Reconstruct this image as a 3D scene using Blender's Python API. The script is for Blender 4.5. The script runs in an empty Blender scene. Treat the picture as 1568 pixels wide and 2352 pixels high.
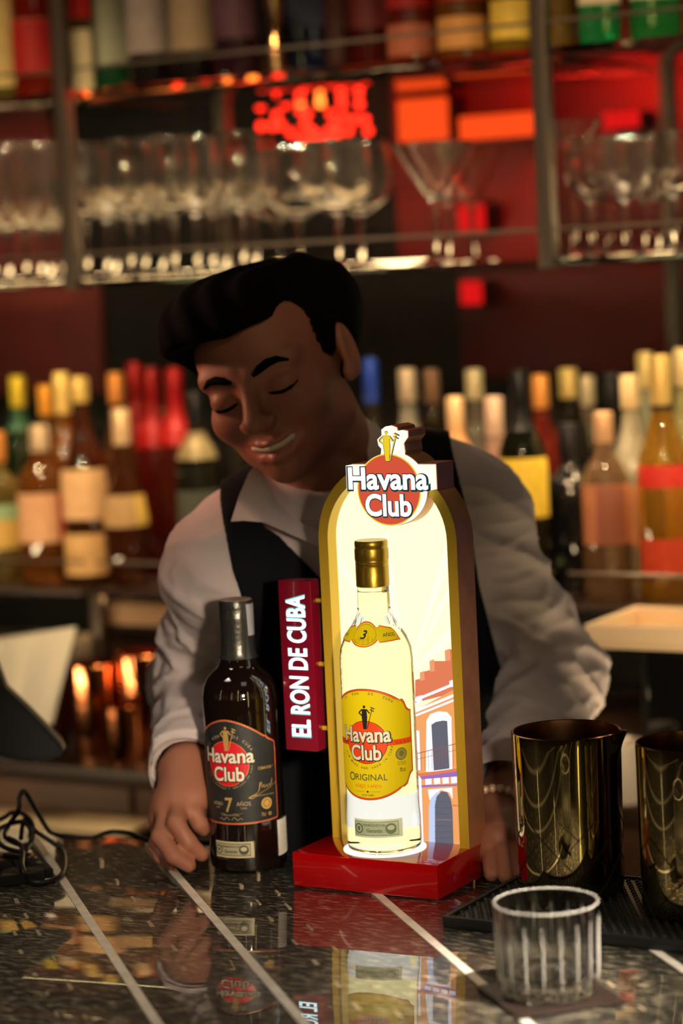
import bpy, bmesh, math, random
import numpy as np
from math import sin, cos, pi, radians, sqrt
from mathutils import Vector, Matrix
random.seed(7)
SC = bpy.context.scene
COL = SC.collection

# ------------------------------------------------------------------ camera
FPX, PITCH, ROLL, YAW, ZC = 5553.0, radians(5.8), radians(2.7), radians(30), 1.705
cR = np.array([cos(YAW), sin(YAW), 0.0]); cH = np.array([-sin(YAW), cos(YAW), 0.0]); cZ = np.array([0, 0, 1.0])
cF = cH*cos(PITCH) - cZ*sin(PITCH); cU = cH*sin(PITCH) + cZ*cos(PITCH); CP = np.array([0, 0, ZC])
cam = bpy.data.cameras.new('camera'); camo = bpy.data.objects.new('camera', cam); COL.objects.link(camo)
ax = cos(ROLL)*cR - sin(ROLL)*cU; ay = sin(ROLL)*cR + cos(ROLL)*cU; az = -cF
camo.matrix_world = Matrix(((ax[0], ay[0], az[0], 0), (ax[1], ay[1], az[1], 0), (ax[2], ay[2], az[2], ZC), (0, 0, 0, 1)))
cam.sensor_fit = 'HORIZONTAL'; cam.sensor_width = 24.0; cam.lens = 85.0
cam.dof.use_dof = True; cam.dof.focus_distance = 2.315; cam.dof.aperture_fstop = 2.8
cam.clip_start = 0.05
SC.camera = camo

# ------------------------------------------------------------------ world, exposure
W = bpy.data.worlds.new('room_dark'); SC.world = W; W.use_nodes = True
W.node_tree.nodes['Background'].inputs[0].default_value = (1.0, 0.62, 0.45, 1)
W.node_tree.nodes['Background'].inputs[1].default_value = 0.010
SC.view_settings.view_transform = 'Standard'; SC.view_settings.look = 'None'
SC.view_settings.exposure = -0.10; SC.view_settings.gamma = 1.0
SC.view_settings.use_curve_mapping = False

# ------------------------------------------------------------------ assumed lamps of the room (ceiling lamps, neon tubes) and added fill lamps
def lamp(name, loc, target, power, size, color, size_y=None, spread=180):
    l = bpy.data.lights.new(name, 'AREA'); l.energy = power; l.color = color; l.size = size
    l.spread = radians(spread)
    if size_y: l.shape = 'RECTANGLE'; l.size_y = size_y
    else: l.shape = 'DISK'
    o = bpy.data.objects.new(name, l); COL.objects.link(o); o.location = loc
    o.rotation_euler = (Vector(target)-Vector(loc)).to_track_quat('-Z', 'Y').to_euler()
    return o
WARM = (1.0, 0.66, 0.36); Z2_ = 1.702
# assumed ceiling lamps over the aisle behind the bar, aimed at the shelves
for i, x in enumerate((-2.35, -1.95, -1.6, -1.2)):
    lamp('unseen_spot', (x+0.25, 2.15, 2.75), (x, 3.05, 1.50), 0.9, 0.07, WARM, spread=45)
# assumed lamps over bartender, assumed guest-side spot, then lamps added for glints and fill
lamp('unseen_lamp', (-2.30, 2.25, 2.6), (-1.45, 2.35, 1.3), 0.45, 0.20, (1.0, 0.66, 0.52), spread=100)
lamp('unseen_lamp', (-0.45, 2.95, 2.6), (-1.1, 2.4, 1.3), 0.24, 0.20, (1.0, 0.60, 0.48), spread=100)
lamp('assumed_spot', (-0.25, 0.85, 1.62), (-1.22, 2.02, 1.24), 0.46, 0.08, (1.0, 0.80, 0.58), spread=19)
for p in ((0.6, 1.8, 1.5), (-0.1, 0.25, 1.6), (-1.1, 0.1, 1.7), (-2.1, 0.7, 1.6)): lamp('glint_strip', p, (-0.9, 1.9, 1.2), 0.22, 0.015, (1.0, 0.86, 0.62), 0.6)  # vertical strips added out of view to put bright streaks in the glass
for x in (-1.9, -1.45, -1.0, -0.55, -0.1): lamp('glint_spot', (x, 0.75, 2.5), (x-1.0, 3.05, 1.6), 0.35, 0.03, WARM, spread=24)  # small unseen spots added for glints on bottles and glasses
lamp('unseen_spot', (-0.10, 1.55, 2.3), (-0.836, 1.753, 1.13), 0.8, 0.06, (1.0, 0.86, 0.70), spread=14)  # added spot that brightens the cut tumbler
lamp('fill_panel', (-0.50, 1.35, 2.45), (-0.85, 1.75, 1.1), 0.6, 0.4, (1.0, 0.86, 0.68), 0.4)  # unseen panel added for the tumbler to refract; also lifts the bar top
lamp('fill_panel', (-1.75, 1.25, 2.5), (-1.35, 1.60, 1.1), 0.7, 0.4, (1.0, 0.88, 0.70), 0.4, spread=42)  # second added panel, brightens the inlay strips at left
# assumed lights out of view, read off the streaks that polished things mirror
lamp('assumed_light', (0.35, 0.9, 1.55), (-0.9, 2.0, 1.2), 1.1, 0.05, (1.0, 0.80, 0.22), 0.9)
lamp('assumed_light', (-0.45, 0.25, 1.75), (-0.9, 2.0, 1.2), 0.9, 0.05, (1.0, 0.82, 0.30), 0.9)
lamp('assumed_neon', (-0.42, 3.0, 1.35), (-1.0, 2.05, 1.25), 0.11, 0.05, (0.05, 0.14, 1.0), 0.7)
# assumed lamp below bottle shelf, then strips and fill added for glassware and face
lamp('unseen_shelf_strip', (-1.95, 3.36, 1.20), (-1.95, 2.9, 1.0), 2.5, 0.9, (1.0, 0.6, 0.25), 0.03)
for x, l in ((-2.54, .7), (-1.76, .7), (-1.0, .7)): lamp('unseen_shelf_strip', (x, 3.10, 1.966), (x, 3.1001, 1.0), 42.0, l, (1.0, 0.74, 0.44), 0.03, spread=64); lamp('unseen_shelf_strip', (x, 3.06, Z2_-0.012), (x, 3.0601, 1.0), 0.8, l, (1.0, 0.66, 0.34), 0.03, spread=70)  # added strips, narrow beam keeps them unseen; brighten stemware and bottle tops
lamp('unseen_lamp', (-2.45, 1.75, 1.95), (-1.5, 2.2, 1.62), 0.50, 0.12, (1.0, 0.50, 0.30), spread=24)  # warm fill added for the face, not a fixture of the room
lamp('fill_strip', (-2.35, 2.24, 1.00), (-2.1, 3.1, 1.75), 1.6, 0.5, (1.0, 0.74, 0.42), 0.04, spread=120)  # this strip and the next are added for highlights low on the bowls
lamp('fill_strip', (-0.85, 2.40, 1.00), (-1.25, 3.1, 1.75), 1.2, 0.4, (1.0, 0.74, 0.42), 0.04, spread=120)
# red lamps added to wash the wall niche in red
lamp('red_wash_lamp', (-1.50, 3.38, 2.0), (-1.48, 3.6, 1.8), 2.2, 0.10, (1.0, 0.02, 0.01))
lamp('red_wash_lamp', (-1.15, 3.38, 1.55), (-1.15, 3.6, 1.4), 0.15, 0.10, (1.0, 0.02, 0.01))

# ------------------------------------------------------------------ pixel <-> place helpers (used to lay out real positions)
def ray(u, v):
    du, dv = u-784, v-1176
    x = du*cos(ROLL)-dv*sin(ROLL); y = du*sin(ROLL)+dv*cos(ROLL)
    return cF + cR*(x/FPX) - cU*(y/FPX)
def at(u, v, t): return CP + ray(u, v)*t                    # at depth t
def ony(u, v, Y): d = ray(u, v); return CP + d*(Y/d[1])     # on the plane y = Y
def onz(u, v, z): d = ray(u, v); return CP + d*((z-ZC)/d[2])  # on the plane z
def proj(P):
    q = P - CP; t = q@cF; x = q@cR/t*FPX; y = -(q@cU)/t*FPX
    return 784+x*cos(ROLL)+y*sin(ROLL), 1176-x*sin(ROLL)+y*cos(ROLL), t

# ------------------------------------------------------------------ materials
MATS = {}
def mat(name, color=(0.5, 0.5, 0.5), rough=0.5, metal=0.0, trans=0.0, ior=1.45, emit=None, strength=0.0,
        coat=0.0, coat_rough=0.02, var=0.0, var_scale=30.0, bump=0.0, bump_scale=80.0, spec=0.5, stretch=None, sheen=0.0, thin=0.0):
    if name in MATS: return MATS[name]
    m = bpy.data.materials.new(name); m.use_nodes = True; nt = m.node_tree; b = nt.nodes['Principled BSDF']
    I = b.inputs
    I['Base Color'].default_value = (*color, 1); I['Roughness'].default_value = rough; I['Metallic'].default_value = metal
    I['Transmission Weight'].default_value = trans; I['IOR'].default_value = ior
    I['Coat Weight'].default_value = coat; I['Coat Roughness'].default_value = coat_rough
    I['Specular IOR Level'].default_value = spec
    if sheen: I['Sheen Weight'].default_value = sheen
    if emit:
        I['Emission Color'].default_value = (*emit, 1); I['Emission Strength'].default_value = strength
    if var or bump:
        tc = nt.nodes.new('ShaderNodeTexCoord'); mp = nt.nodes.new('ShaderNodeMapping')
        nt.links.new(tc.outputs['Object'], mp.inputs[0])
        if stretch: mp.inputs['Scale'].default_value = stretch
    if var:
        n = nt.nodes.new('ShaderNodeTexNoise'); n.inputs['Scale'].default_value = var_scale; n.inputs['Detail'].default_value = 4
        nt.links.new(mp.outputs[0], n.inputs['Vector'])
        r = nt.nodes.new('ShaderNodeValToRGB')
        r.color_ramp.elements[0].position = 0.3; r.color_ramp.elements[1].position = 0.7
        r.color_ramp.elements[0].color = (*[max(0, c*(1-var)) for c in color], 1)
        r.color_ramp.elements[1].color = (*[min(1, c*(1+var)) for c in color], 1)
        nt.links.new(n.outputs['Fac'], r.inputs[0]); nt.links.new(r.outputs[0], I['Base Color'])
    if bump:
        n = nt.nodes.new('ShaderNodeTexNoise'); n.inputs['Scale'].default_value = bump_scale; n.inputs['Detail'].default_value = 3
        nt.links.new(mp.outputs[0], n.inputs['Vector'])
        bp = nt.nodes.new('ShaderNodeBump'); bp.inputs['Strength'].default_value = bump; bp.inputs['Distance'].default_value = 0.002
        nt.links.new(n.outputs['Fac'], bp.inputs['Height']); nt.links.new(bp.outputs[0], I['Normal'])
    if thin:                                         # thin paper lets light through
        tr = nt.nodes.new('ShaderNodeBsdfTranslucent'); tr.inputs[0].default_value = (*color, 1)
        mx = nt.nodes.new('ShaderNodeMixShader'); mx.inputs[0].default_value = thin
        nt.links.new(b.outputs[0], mx.inputs[1]); nt.links.new(tr.outputs[0], mx.inputs[2])
        nt.links.new(mx.outputs[0], nt.nodes['Material Output'].inputs[0])
    MATS[name] = m; return m
def glow(name, color, s): return mat(name, (0, 0, 0), 0.6, emit=color, strength=s, spec=0.0)
def glass(name, color=(1, 1, 1), rough=0.0, ior=1.45, trans=1.0): return mat(name, color, rough, trans=trans, ior=ior)

# ------------------------------------------------------------------ object helpers
def link(o, parent=None):
    COL.objects.link(o)
    if parent is not None: o.parent = parent
    return o
def obj(name, verts, faces, m, parent=None, smooth=False, angle=35, loc=None, midx=None):
    me = bpy.data.meshes.new(name)
    me.from_pydata([tuple(map(float, v)) for v in verts], [], [tuple(map(int, f)) for f in faces]); me.update()
    return objm(name, me, m, parent, smooth, angle, loc, midx)
def objm(name, me, m, parent=None, smooth=False, angle=35, loc=None, midx=None):
    for mm in (m if isinstance(m, (list, tuple)) else [m]): me.materials.append(mm)
    if midx is not None: me.polygons.foreach_set('material_index', np.asarray(midx, dtype=np.int32))
    if smooth:
        me.polygons.foreach_set('use_smooth', [True]*len(me.polygons))
        if angle < 180: me.set_sharp_from_angle(angle=radians(angle))
    o = bpy.data.objects.new(name, me); link(o, parent)
    if loc is not None: o.location = loc
    return o
def bobj(name, bm, m, parent=None, smooth=False, angle=35, loc=None):
    bmesh.ops.recalc_face_normals(bm, faces=bm.faces)
    me = bpy.data.meshes.new(name); bm.to_mesh(me); bm.free()
    return objm(name, me, m, parent, smooth, angle, loc)
def tag(o, label=None, cat=None, group=None, kind=None):
    if label: o['label'] = label
    if cat: o['category'] = cat
    if group: o['group'] = group
    if kind: o['kind'] = kind
    return o
def thing(name, label, cat, loc=(0, 0, 0), rz=0.0, group=None):
    o = bpy.data.objects.new(name, None); o.empty_display_size = 0.05; COL.objects.link(o)
    o.location = [float(c) for c in loc]; o.rotation_euler = (0, 0, rz)
    return tag(o, label, cat, group)
def copy_tree(o, parent=None):
    c = o.copy(); COL.objects.link(c); c.parent = parent
    for ch in list(o.children): copy_tree(ch, c)
    return c
def box_bm(bm, lo, hi, bevel=0.0, seg=2):
    c = [(a+b)/2 for a, b in zip(lo, hi)]; s = [b-a for a, b in zip(lo, hi)]
    r = bmesh.ops.create_cube(bm, size=1.0, matrix=Matrix.Translation(c) @ Matrix.Diagonal((*s, 1)))
    if bevel:
        es = list({e for v in r['verts'] for e in v.link_edges})
        bmesh.ops.bevel(bm, geom=es, offset=bevel, segments=seg, affect='EDGES', profile=0.5)
def box(name, lo, hi, m, parent=None, bevel=0.0, seg=2):
    bm = bmesh.new(); box_bm(bm, lo, hi, bevel, seg)
    return bobj(name, bm, m, parent, smooth=bevel > 0, angle=40)
def lathe_vf(prof, n=48, fn=None, close=False):
    """prof: list of (r, z); r == 0 makes a pole. fn(r, z, a) -> (r, z) for non-round sections"""
    V, F, rings = [], [], []
    for r, z in prof:
        if r <= 1e-9: rings.append([len(V)]); V.append((0, 0, z))
        else:
            k = len(V); rings.append(list(range(k, k+n)))
            for i in range(n):
                a = 2*pi*i/n; rr, zz = (fn(r, z, a) if fn else (r, z)); V.append((rr*cos(a), rr*sin(a), zz))
    pairs = list(zip(rings[:-1], rings[1:]))
    if close: pairs.append((rings[-1], rings[0]))
    for A, B in pairs:
        for i in range(n):
            j = (i+1) % n
            if len(A) == 1 and len(B) == 1: continue
            if len(A) == 1: F.append((A[0], B[j], B[i]))
            elif len(B) == 1: F.append((A[i], A[j], B[0]))
            else: F.append((A[i], A[j], B[j], B[i]))
    return V, F
def lathe(name, prof, m, parent=None, n=48, fn=None, loc=None, angle=35, close=False):
    V, F = lathe_vf(prof, n, fn, close)
    return obj(name, V, F, m, parent, True, angle, loc)
def tube_vf(pts, rad, n=8, cap=True):
    P = [np.array(p, float) for p in pts]; V, F = [], []
    prev = None
    for i, p in enumerate(P):
        t = P[min(i+1, len(P)-1)]-P[max(i-1, 0)]; t /= np.linalg.norm(t)+1e-12
        if prev is None:
            a = np.array([0, 0, 1.0]) if abs(t[2]) < 0.9 else np.array([1.0, 0, 0])
            nn = np.cross(t, a)
        else: nn = prev-t*(prev@t)
        nn /= np.linalg.norm(nn)+1e-12; prev = nn; b = np.cross(t, nn)
        r = rad[i] if hasattr(rad, '__len__') else rad
        for k in range(n):
            a = 2*pi*k/n; V.append(p+r*(nn*cos(a)+b*sin(a)))
    for i in range(len(P)-1):
        for k in range(n):
            j = (k+1) % n; F.append((i*n+k, i*n+j, (i+1)*n+j, (i+1)*n+k))
    if cap:
        F.append(tuple(range(n-1, -1, -1))); F.append(tuple(range((len(P)-1)*n, len(P)*n)))
    return V, F
def tube(name, pts, rad, m, parent=None, n=8):
    V, F = tube_vf(pts, rad, n); return obj(name, V, F, m, parent, True, 50)
def spline(pts, k=8):
    P = [np.array(p, float) for p in pts]; P = [2*P[0]-P[1]]+P+[2*P[-1]-P[-2]]; out = []
    for i in range(1, len(P)-2):
        for s in range(k):
            t = s/k; a, b, c, d = P[i-1], P[i], P[i+1], P[i+2]
            out.append(0.5*((2*b)+(c-a)*t+(2*a-5*b+4*c-d)*t*t+(3*b-a-3*c+d)*t**3))
    out.append(P[-2]); return out
def merge(parts):
    V, F = [], []
    for v, f in parts:
        k = len(V); V += list(v); F += [tuple(i+k for i in q) for q in f]
    return V, F

# ------------------------------------------------------------------ flat prints: text and polygons in (s, z), wrapped or laid flat
def text2d(s, size, bold=0.0, xs=1.0, shear=0.0, center=(0, 0), rot=0.0, anchor='c'):
    c = bpy.data.curves.new('t', 'FONT'); c.body = s; c.size = 1.0; c.offset = bold; c.dimensions = '2D'
    c.fill_mode = 'FRONT'; c.resolution_u = 4; c.shear = shear
    o = bpy.data.objects.new('t', c); me = bpy.data.meshes.new_from_object(o)
    V = np.array([v.co[:2] for v in me.vertices]) if len(me.vertices) else np.zeros((0, 2))
    F = [tuple(p.vertices) for p in me.polygons]
    bpy.data.objects.remove(o); bpy.data.curves.remove(c); bpy.data.meshes.remove(me)
    if not len(V): return V, F
    V[:, 0] *= xs; V *= size/0.73                      # size = height of a capital
    w0, w1 = V[:, 0].min(), V[:, 0].max()
    V[:, 0] -= {'c': (w0+w1)/2, 'l': w0, 'r': w1}[anchor]
    ca, sa = cos(rot), sin(rot)
    return np.stack([V[:, 0]*ca-V[:, 1]*sa+center[0], V[:, 0]*sa+V[:, 1]*ca+center[1]], 1), F
def arc_text(s, size, radius, center, mid, sweep, inside=False, bold=0.0, xs=0.9):
    """letters along an arc; mid = angle of the middle (0 = up), sweep = total angle"""
    out = []; n = len(s)
    for i, ch in enumerate(s):
        if ch == ' ': continue
        a = mid+(i/(n-1)-0.5)*sweep
        if inside: c = (center[0]+radius*sin(a), center[1]-radius*cos(a)); rot = a
        else: c = (center[0]+radius*sin(a), center[1]+radius*cos(a)); rot = -a
        out.append(text2d(ch, size, bold, xs, center=c, rot=rot))
    return merge([(list(map(tuple, v)), f) for v, f in out])
def ring(A, B):
    n = len(A); return [tuple(p) for p in A]+[tuple(p) for p in B], [(i, (i+1) % n, n+(i+1) % n, n+i) for i in range(n)]
def poly(pts): return [tuple(p) for p in pts], [tuple(range(len(pts)))]
def ell(cx, cz, rx, rz, n=40): return poly([(cx+rx*cos(2*pi*i/n), cz+rz*sin(2*pi*i/n)) for i in range(n)])
def rect(x0, z0, x1, z1): return poly([(x0, z0), (x1, z0), (x1, z1), (x0, z1)])
def line2(pts, w):
    out = []
    for (x0, z0), (x1, z1) in zip(pts[:-1], pts[1:]):
        dx, dz = x1-x0, z1-z0; L = sqrt(dx*dx+dz*dz)+1e-12; nx, nz = -dz/L*w/2, dx/L*w/2
        out.append(poly([(x0+nx, z0+nz), (x0-nx, z0-nz), (x1-nx, z1-nz), (x1+nx, z1+nz)]))
    return merge(out)
def xf(piece, sx=1, sz=1, dx=0, dz=0):
    return [(x*sx+dx, z*sz+dz) for x, z in piece[0]], piece[1]
class Print:
    def __init__(self, wrap, step=0.003, lift=0.00006):
        self.wrap, self.step, self.lift = wrap, step, lift; self.V, self.F, self.M, self.mats, self.k = [], [], [], [], 0
    def add(self, piece, m, lift=None):
        V, F = piece
        if not len(F): return
        if lift is None: self.k += 1; lift = self.k*self.lift
        if m not in self.mats: self.mats.append(m)
        mi = self.mats.index(m)
        bm = bmesh.new(); vs = [bm.verts.new((float(x), 0, float(z))) for x, z in V]
        for f in F:
            try: bm.faces.new([vs[i] for i in f])
            except ValueError: pass
        bmesh.ops.triangulate(bm, faces=bm.faces[:])
        if self.step:
            xs = [v.co.x for v in bm.verts]; a = math.ceil(min(xs)/self.step); b = math.floor(max(xs)/self.step)
            for i in range(a, b+1):
                bmesh.ops.bisect_plane(bm, geom=bm.verts[:]+bm.edges[:]+bm.faces[:], dist=1e-7, plane_co=(i*self.step, 0, 0), plane_no=(1, 0, 0))
        bm.verts.index_update(); k = len(self.V)
        for v in bm.verts: self.V.append(self.wrap(v.co.x, v.co.z, lift))
        for f in bm.faces:
            f.normal_update()
            idx = [v.index+k for v in f.verts]
            if f.normal.y > 0: idx.reverse()
            self.F.append(idx); self.M.append(mi)
        bm.free()
    def build(self, name, parent):
        return obj(name, self.V, self.F, self.mats, parent, True, 60, midx=self.M)
def prof_radius(prof):
    P = sorted([(z, r) for r, z in prof if r > 0])
    zs = [p[0] for p in P]; rs = [p[1] for p in P]
    return lambda z: float(np.interp(z, zs, rs))
def wrap_on(prof, rref, eps=0.0003):
    R = prof_radius(prof)
    def w(s, z, lift):
        a = s/rref; r = R(z)+eps+lift; return (r*sin(a), -r*cos(a), z)
    return w
def figure_2d(h, cx, z0):
    """small standing weather-vane figure with a staff, h tall, feet at z0"""
    P = []
    P.append(ell(cx, z0+h*0.93, h*0.055, h*0.065, 16))
    P.append(poly([(cx-h*.10, z0+h*.84), (cx+h*.10, z0+h*.84), (cx+h*.08, z0+h*.62), (cx+h*.12, z0+h*.5), (cx+h*.07, z0), (cx-h*.07, z0), (cx-h*.12, z0+h*.5), (cx-h*.08, z0+h*.62)]))
    P.append(line2([(cx-h*.1, z0+h*.82), (cx-h*.24, z0+h*.68), (cx-h*.1, z0+h*.56)], h*.055))
    P.append(line2([(cx+h*.1, z0+h*.82), (cx+h*.22, z0+h*.66)], h*.055))
    P.append(line2([(cx+h*.10, z0+h*.02), (cx+h*.34, z0+h*.9)], h*.03))
    P.append(line2([(cx+h*.24, z0+h*.82), (cx+h*.40, z0+h*.74)], h*.04))
    P.append(line2([(cx+h*.27, z0+h*.92), (cx+h*.43, z0+h*.84)], h*.04))
    return merge(P)

# ================================================================== THE SETTING
M_dark = mat('dark_wall_paint', (0.007, 0.0042, 0.004), 0.7, var=0.4, var_scale=6)
M_maroon = mat('maroon_panel', (0.16, 0.022, 0.02), 0.6, var=0.25, var_scale=5)
M_redwall = mat('red_wall_panel', (0.06, 0.0025, 0.0035), 0.55, var=0.2, var_scale=5)
tag(box('floor', (-4.2, -1.0, -0.05), (1.2, 3.75, 0.0), mat('dark_floor', (0.05, 0.035, 0.03), 0.35, var=0.4, var_scale=8)), kind='structure')
wall = tag(box('wall_back', (-4.2, 3.60, 0.0), (1.2, 3.75, 3.2), M_dark), kind='structure')
def wall_panel(u0, v0, u1, v1, m, yy=3.585):
    a = ony(u0, v0, 3.58); b = ony(u1, v1, 3.58)
    return box('panel', (a[0], yy, min(a[2], b[2])), (b[0], 3.60, max(a[2], b[2])), m, wall, 0.003)
wall_panel(-120, 640, 235, 905, M_maroon)
wall_panel(-160, 250, 130, 620, M_maroon)
wall_panel(890, 150, 1236, 600, mat('niche_glow_red', (0.20, 0.004, 0.004), 0.5, var=0.15, var_scale=5))  # brighter red than the other panels, so the red glow shows in its colour
wall_panel(1045, 625, 1640, 860, M_redwall)
wall_panel(1262, 190, 1640, 600, M_redwall)

# ================================================================== BAR COUNTER
BZ = 1.10; BEDGE = 2.102
def bar_top_material():
    m = bpy.data.materials.new('flecked_stone_under_glass'); m.use_nodes = True; nt = m.node_tree; b = nt.nodes['Principled BSDF']
    tc = nt.nodes.new('ShaderNodeTexCoord'); mp = nt.nodes.new('ShaderNodeMapping')
    mp.inputs['Rotation'].default_value = (0, 0, radians(-28)); mp.inputs['Scale'].default_value = (60, 230, 60)
    nt.links.new(tc.outputs['Object'], mp.inputs[0])
    n1 = nt.nodes.new('ShaderNodeTexNoise'); n1.inputs['Scale'].default_value = 1.0; n1.inputs['Detail'].default_value = 5; n1.inputs['Roughness'].default_value = 0.65
    nt.links.new(mp.outputs[0], n1.inputs['Vector'])
    r1 = nt.nodes.new('ShaderNodeValToRGB'); e = r1.color_ramp.elements
    e[0].position = 0.36; e[0].color = (0.006, 0.006, 0.005, 1); e[1].position = 0.76; e[1].color = (0.85, 0.72, 0.50, 1)
    x = e.new(0.52); x.color = (0.040, 0.038, 0.031, 1); x = e.new(0.60); x.color = (0.26, 0.22, 0.15, 1)
    nt.links.new(n1.outputs['Fac'], r1.inputs[0]); nt.links.new(r1.outputs[0], b.inputs['Base Color'])
    bp = nt.nodes.new('ShaderNodeBump'); bp.inputs['Strength'].default_value = 0.5; bp.inputs['Distance'].default_value = 0.002
    nt.links.new(n1.outputs['Fac'], bp.inputs['Height']); nt.links.new(bp.outputs[0], b.inputs['Normal'])
    b.inputs['Roughness'].default_value = 0.42; b.inputs['Metallic'].default_value = 0.25
    b.inputs['Coat Weight'].default_value = 1.0; b.inputs['Coat Roughness'].default_value = 0.012; b.inputs['Coat IOR'].default_value = 1.75
    return m
bar = thing('bar_counter', 'dark flecked stone bar counter under glass with diagonal metal inlay strips', 'bar counter', (-1.2, 1.8, 0))
def barl(p): return (p[0]+1.2, p[1]-1.8, p[2])
box('top_slab', barl((-2.6, 1.15, BZ-0.035)), barl((0.25, BEDGE, BZ)), bar_top_material(), bar, 0.002)
box('body', barl((-2.55, 1.30, 0.0)), barl((0.20, BEDGE-0.02, BZ-0.035)), mat('dark_bar_front', (0.03, 0.018, 0.012), 0.4, var=0.3), bar)
box('edge_lip', barl((-2.6, BEDGE, BZ-0.05)), barl((0.25, BEDGE+0.008, BZ-0.004)), mat('bronze_lip', (0.16, 0.075, 0.05), 0.35, metal=0.6), bar, 0.002)
M_led = mat('brushed_metal_inlay', (0.90, 0.84, 0.72), 0.36, var=0.12, var_scale=60, metal=0.35, bump=0.1, bump_scale=500)
for c in (0.24, 0.470, 0.627, 0.861, 1.10):
    hw = 0.0043; V = []
    y0, y1 = 1.16, BEDGE-0.012
    for (y, s) in ((y0, -1), (y0, 1), (y1, 1), (y1, -1)):
        V.append(barl((c-y+s*hw*1.414, y, BZ+0.0003)))
    bm = bmesh.new(); f = bm.faces.new([bm.verts.new(v) for v in V]); r = bmesh.ops.extrude_face_region(bm, geom=[f])
    bmesh.ops.translate(bm, verts=[g for g in r['geom'] if isinstance(g, bmesh.types.BMVert)], vec=(0, 0, -0.003))
    bobj('inlay_strip', bm, M_led, bar)
# rows of short inlaid chips between the strips
M_chip = mat('pale_inlay_chip', (0.45, 0.36, 0.24), 0.3, metal=0.4)
random.seed(3)
chips = []
for c, st in ((0.365, 0.043), (0.395, 0.05), (0.70, 0.047), (0.735, 0.05), (0.545, 0.06), (0.95, 0.05), (1.0, 0.05), (0.30, 0.05)):
    y = 1.55+random.random()*0.03
    while y < BEDGE-0.03:
        L = random.uniform(0.008, 0.022); w = random.uniform(0.0012, 0.0022); cc = c+random.uniform(-.004, .004)
        k = 0.7071
        a = np.array([cc-y, y]); d = np.array([-k, k])*L; n = np.array([k, k])*w
        q = [a-n, a+n, a+d+n*0.8, a+d-n*0.8]
        top = [barl((p[0], p[1], BZ+0.0003)) for p in q]; bot = [barl((p[0], p[1], BZ-0.002)) for p in q]
        chips.append((top+bot, [(0, 1, 2, 3), (7, 6, 5, 4), (0, 4, 5, 1), (1, 5, 6, 2), (2, 6, 7, 3), (3, 7, 4, 0)]))
        y += st*random.uniform(0.8, 1.3)
chip_me = [obj('inlay_chip', v, f, M_chip, bar) for v, f in chips]

# ================================================================== LIT DISPLAY STAND
DX, DY = -1.139, 2.04
disp = thing('display_stand', 'glowing arched display stand with red base and attached vertical sign', 'display stand', (DX, DY, BZ))
def dl(p): return (p[0]-DX, p[1]-DY, p[2]-BZ)
M_red = mat('glossy_red_acrylic', (0.33, 0.0012, 0.0025), 0.10, coat=1.0, coat_rough=0.03)
M_gold = mat('gold_frame_paint', (0.62, 0.40, 0.03), 0.38, metal=0.35, bump=0.05, bump_scale=300)
M_copper = mat('copper_frame_side', (0.52, 0.23, 0.09), 0.30, metal=0.5, var=0.15, var_scale=40)
M_panel = glow('lit_cream_panel', (1.0, 0.90, 0.50), 1.55)
BT = BZ+0.034
box('base', dl((-1.2235, 1.990, BZ)), dl((-1.0625, 2.096, BT)), M_red, disp, 0.0012)
box('foot_plate', dl((-1.2195, 1.994, BZ+0.0001)), dl((-1.0665, 2.092, BZ+0.002)), M_red, disp)
lathe('light_ring', [(0, 0.0), (0.041, 0.0), (0.041, 0.0012), (0, 0.0012)], glow('lit_ring', (1.0, 0.97, 0.9), 1.1), disp, loc=dl((-1.1435, 2.035, BT)), n=64)
ACX, ACZ, RO, RI = -1.139, 1.436, 0.0770, 0.0665
def arch(r, z0, n=28):
    pts = [(ACX-r, z0)]
    pts += [(ACX-r*cos(pi*i/n), ACZ+r*sin(pi*i/n)) for i in range(n+1)]
    pts.append((ACX+r, z0)); return pts
def strip_between(name, A, B, yA, yB, m, closed=False):
    V = [dl((x, yA, z)) for x, z in A]+[dl((x, yB, z)) for x, z in B]; n = len(A)
    F = [(i, i+1, n+i+1, n+i) for i in range(n-1)]
    return obj(name, V, F, m, disp, True, 30)
YF, YB, YP = 2.058, 2.094, 2.0755
Ao, Ai = arch(RO, BT), arch(RI, BT)
bm = bmesh.new()
def add_strip(bm, A, yA, B, yB):
    va = [bm.verts.new(dl((x, yA, z))) for x, z in A]; vb = [bm.verts.new(dl((x, yB, z))) for x, z in B]
    for i in range(len(A)-1): bm.faces.new((va[i], va[i+1], vb[i+1], vb[i]))
add_strip(bm, Ao, YF, Ai, YF); add_strip(bm, Ai, YF, Ai, YP+.001)
bmesh.ops.remove_doubles(bm, verts=bm.verts, dist=1e-6)
bobj('arch_frame', bm, M_gold, disp, True, 40)
bm = bmesh.new(); add_strip(bm, Ao, YB, Ao, YF)
vs = [bm.verts.new(dl((x, YB, z))) for x, z in Ao]; bm.faces.new(vs)
bmesh.ops.remove_doubles(bm, verts=bm.verts, dist=1e-6)
bobj('housing', bm, M_copper, disp, True, 40)
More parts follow.
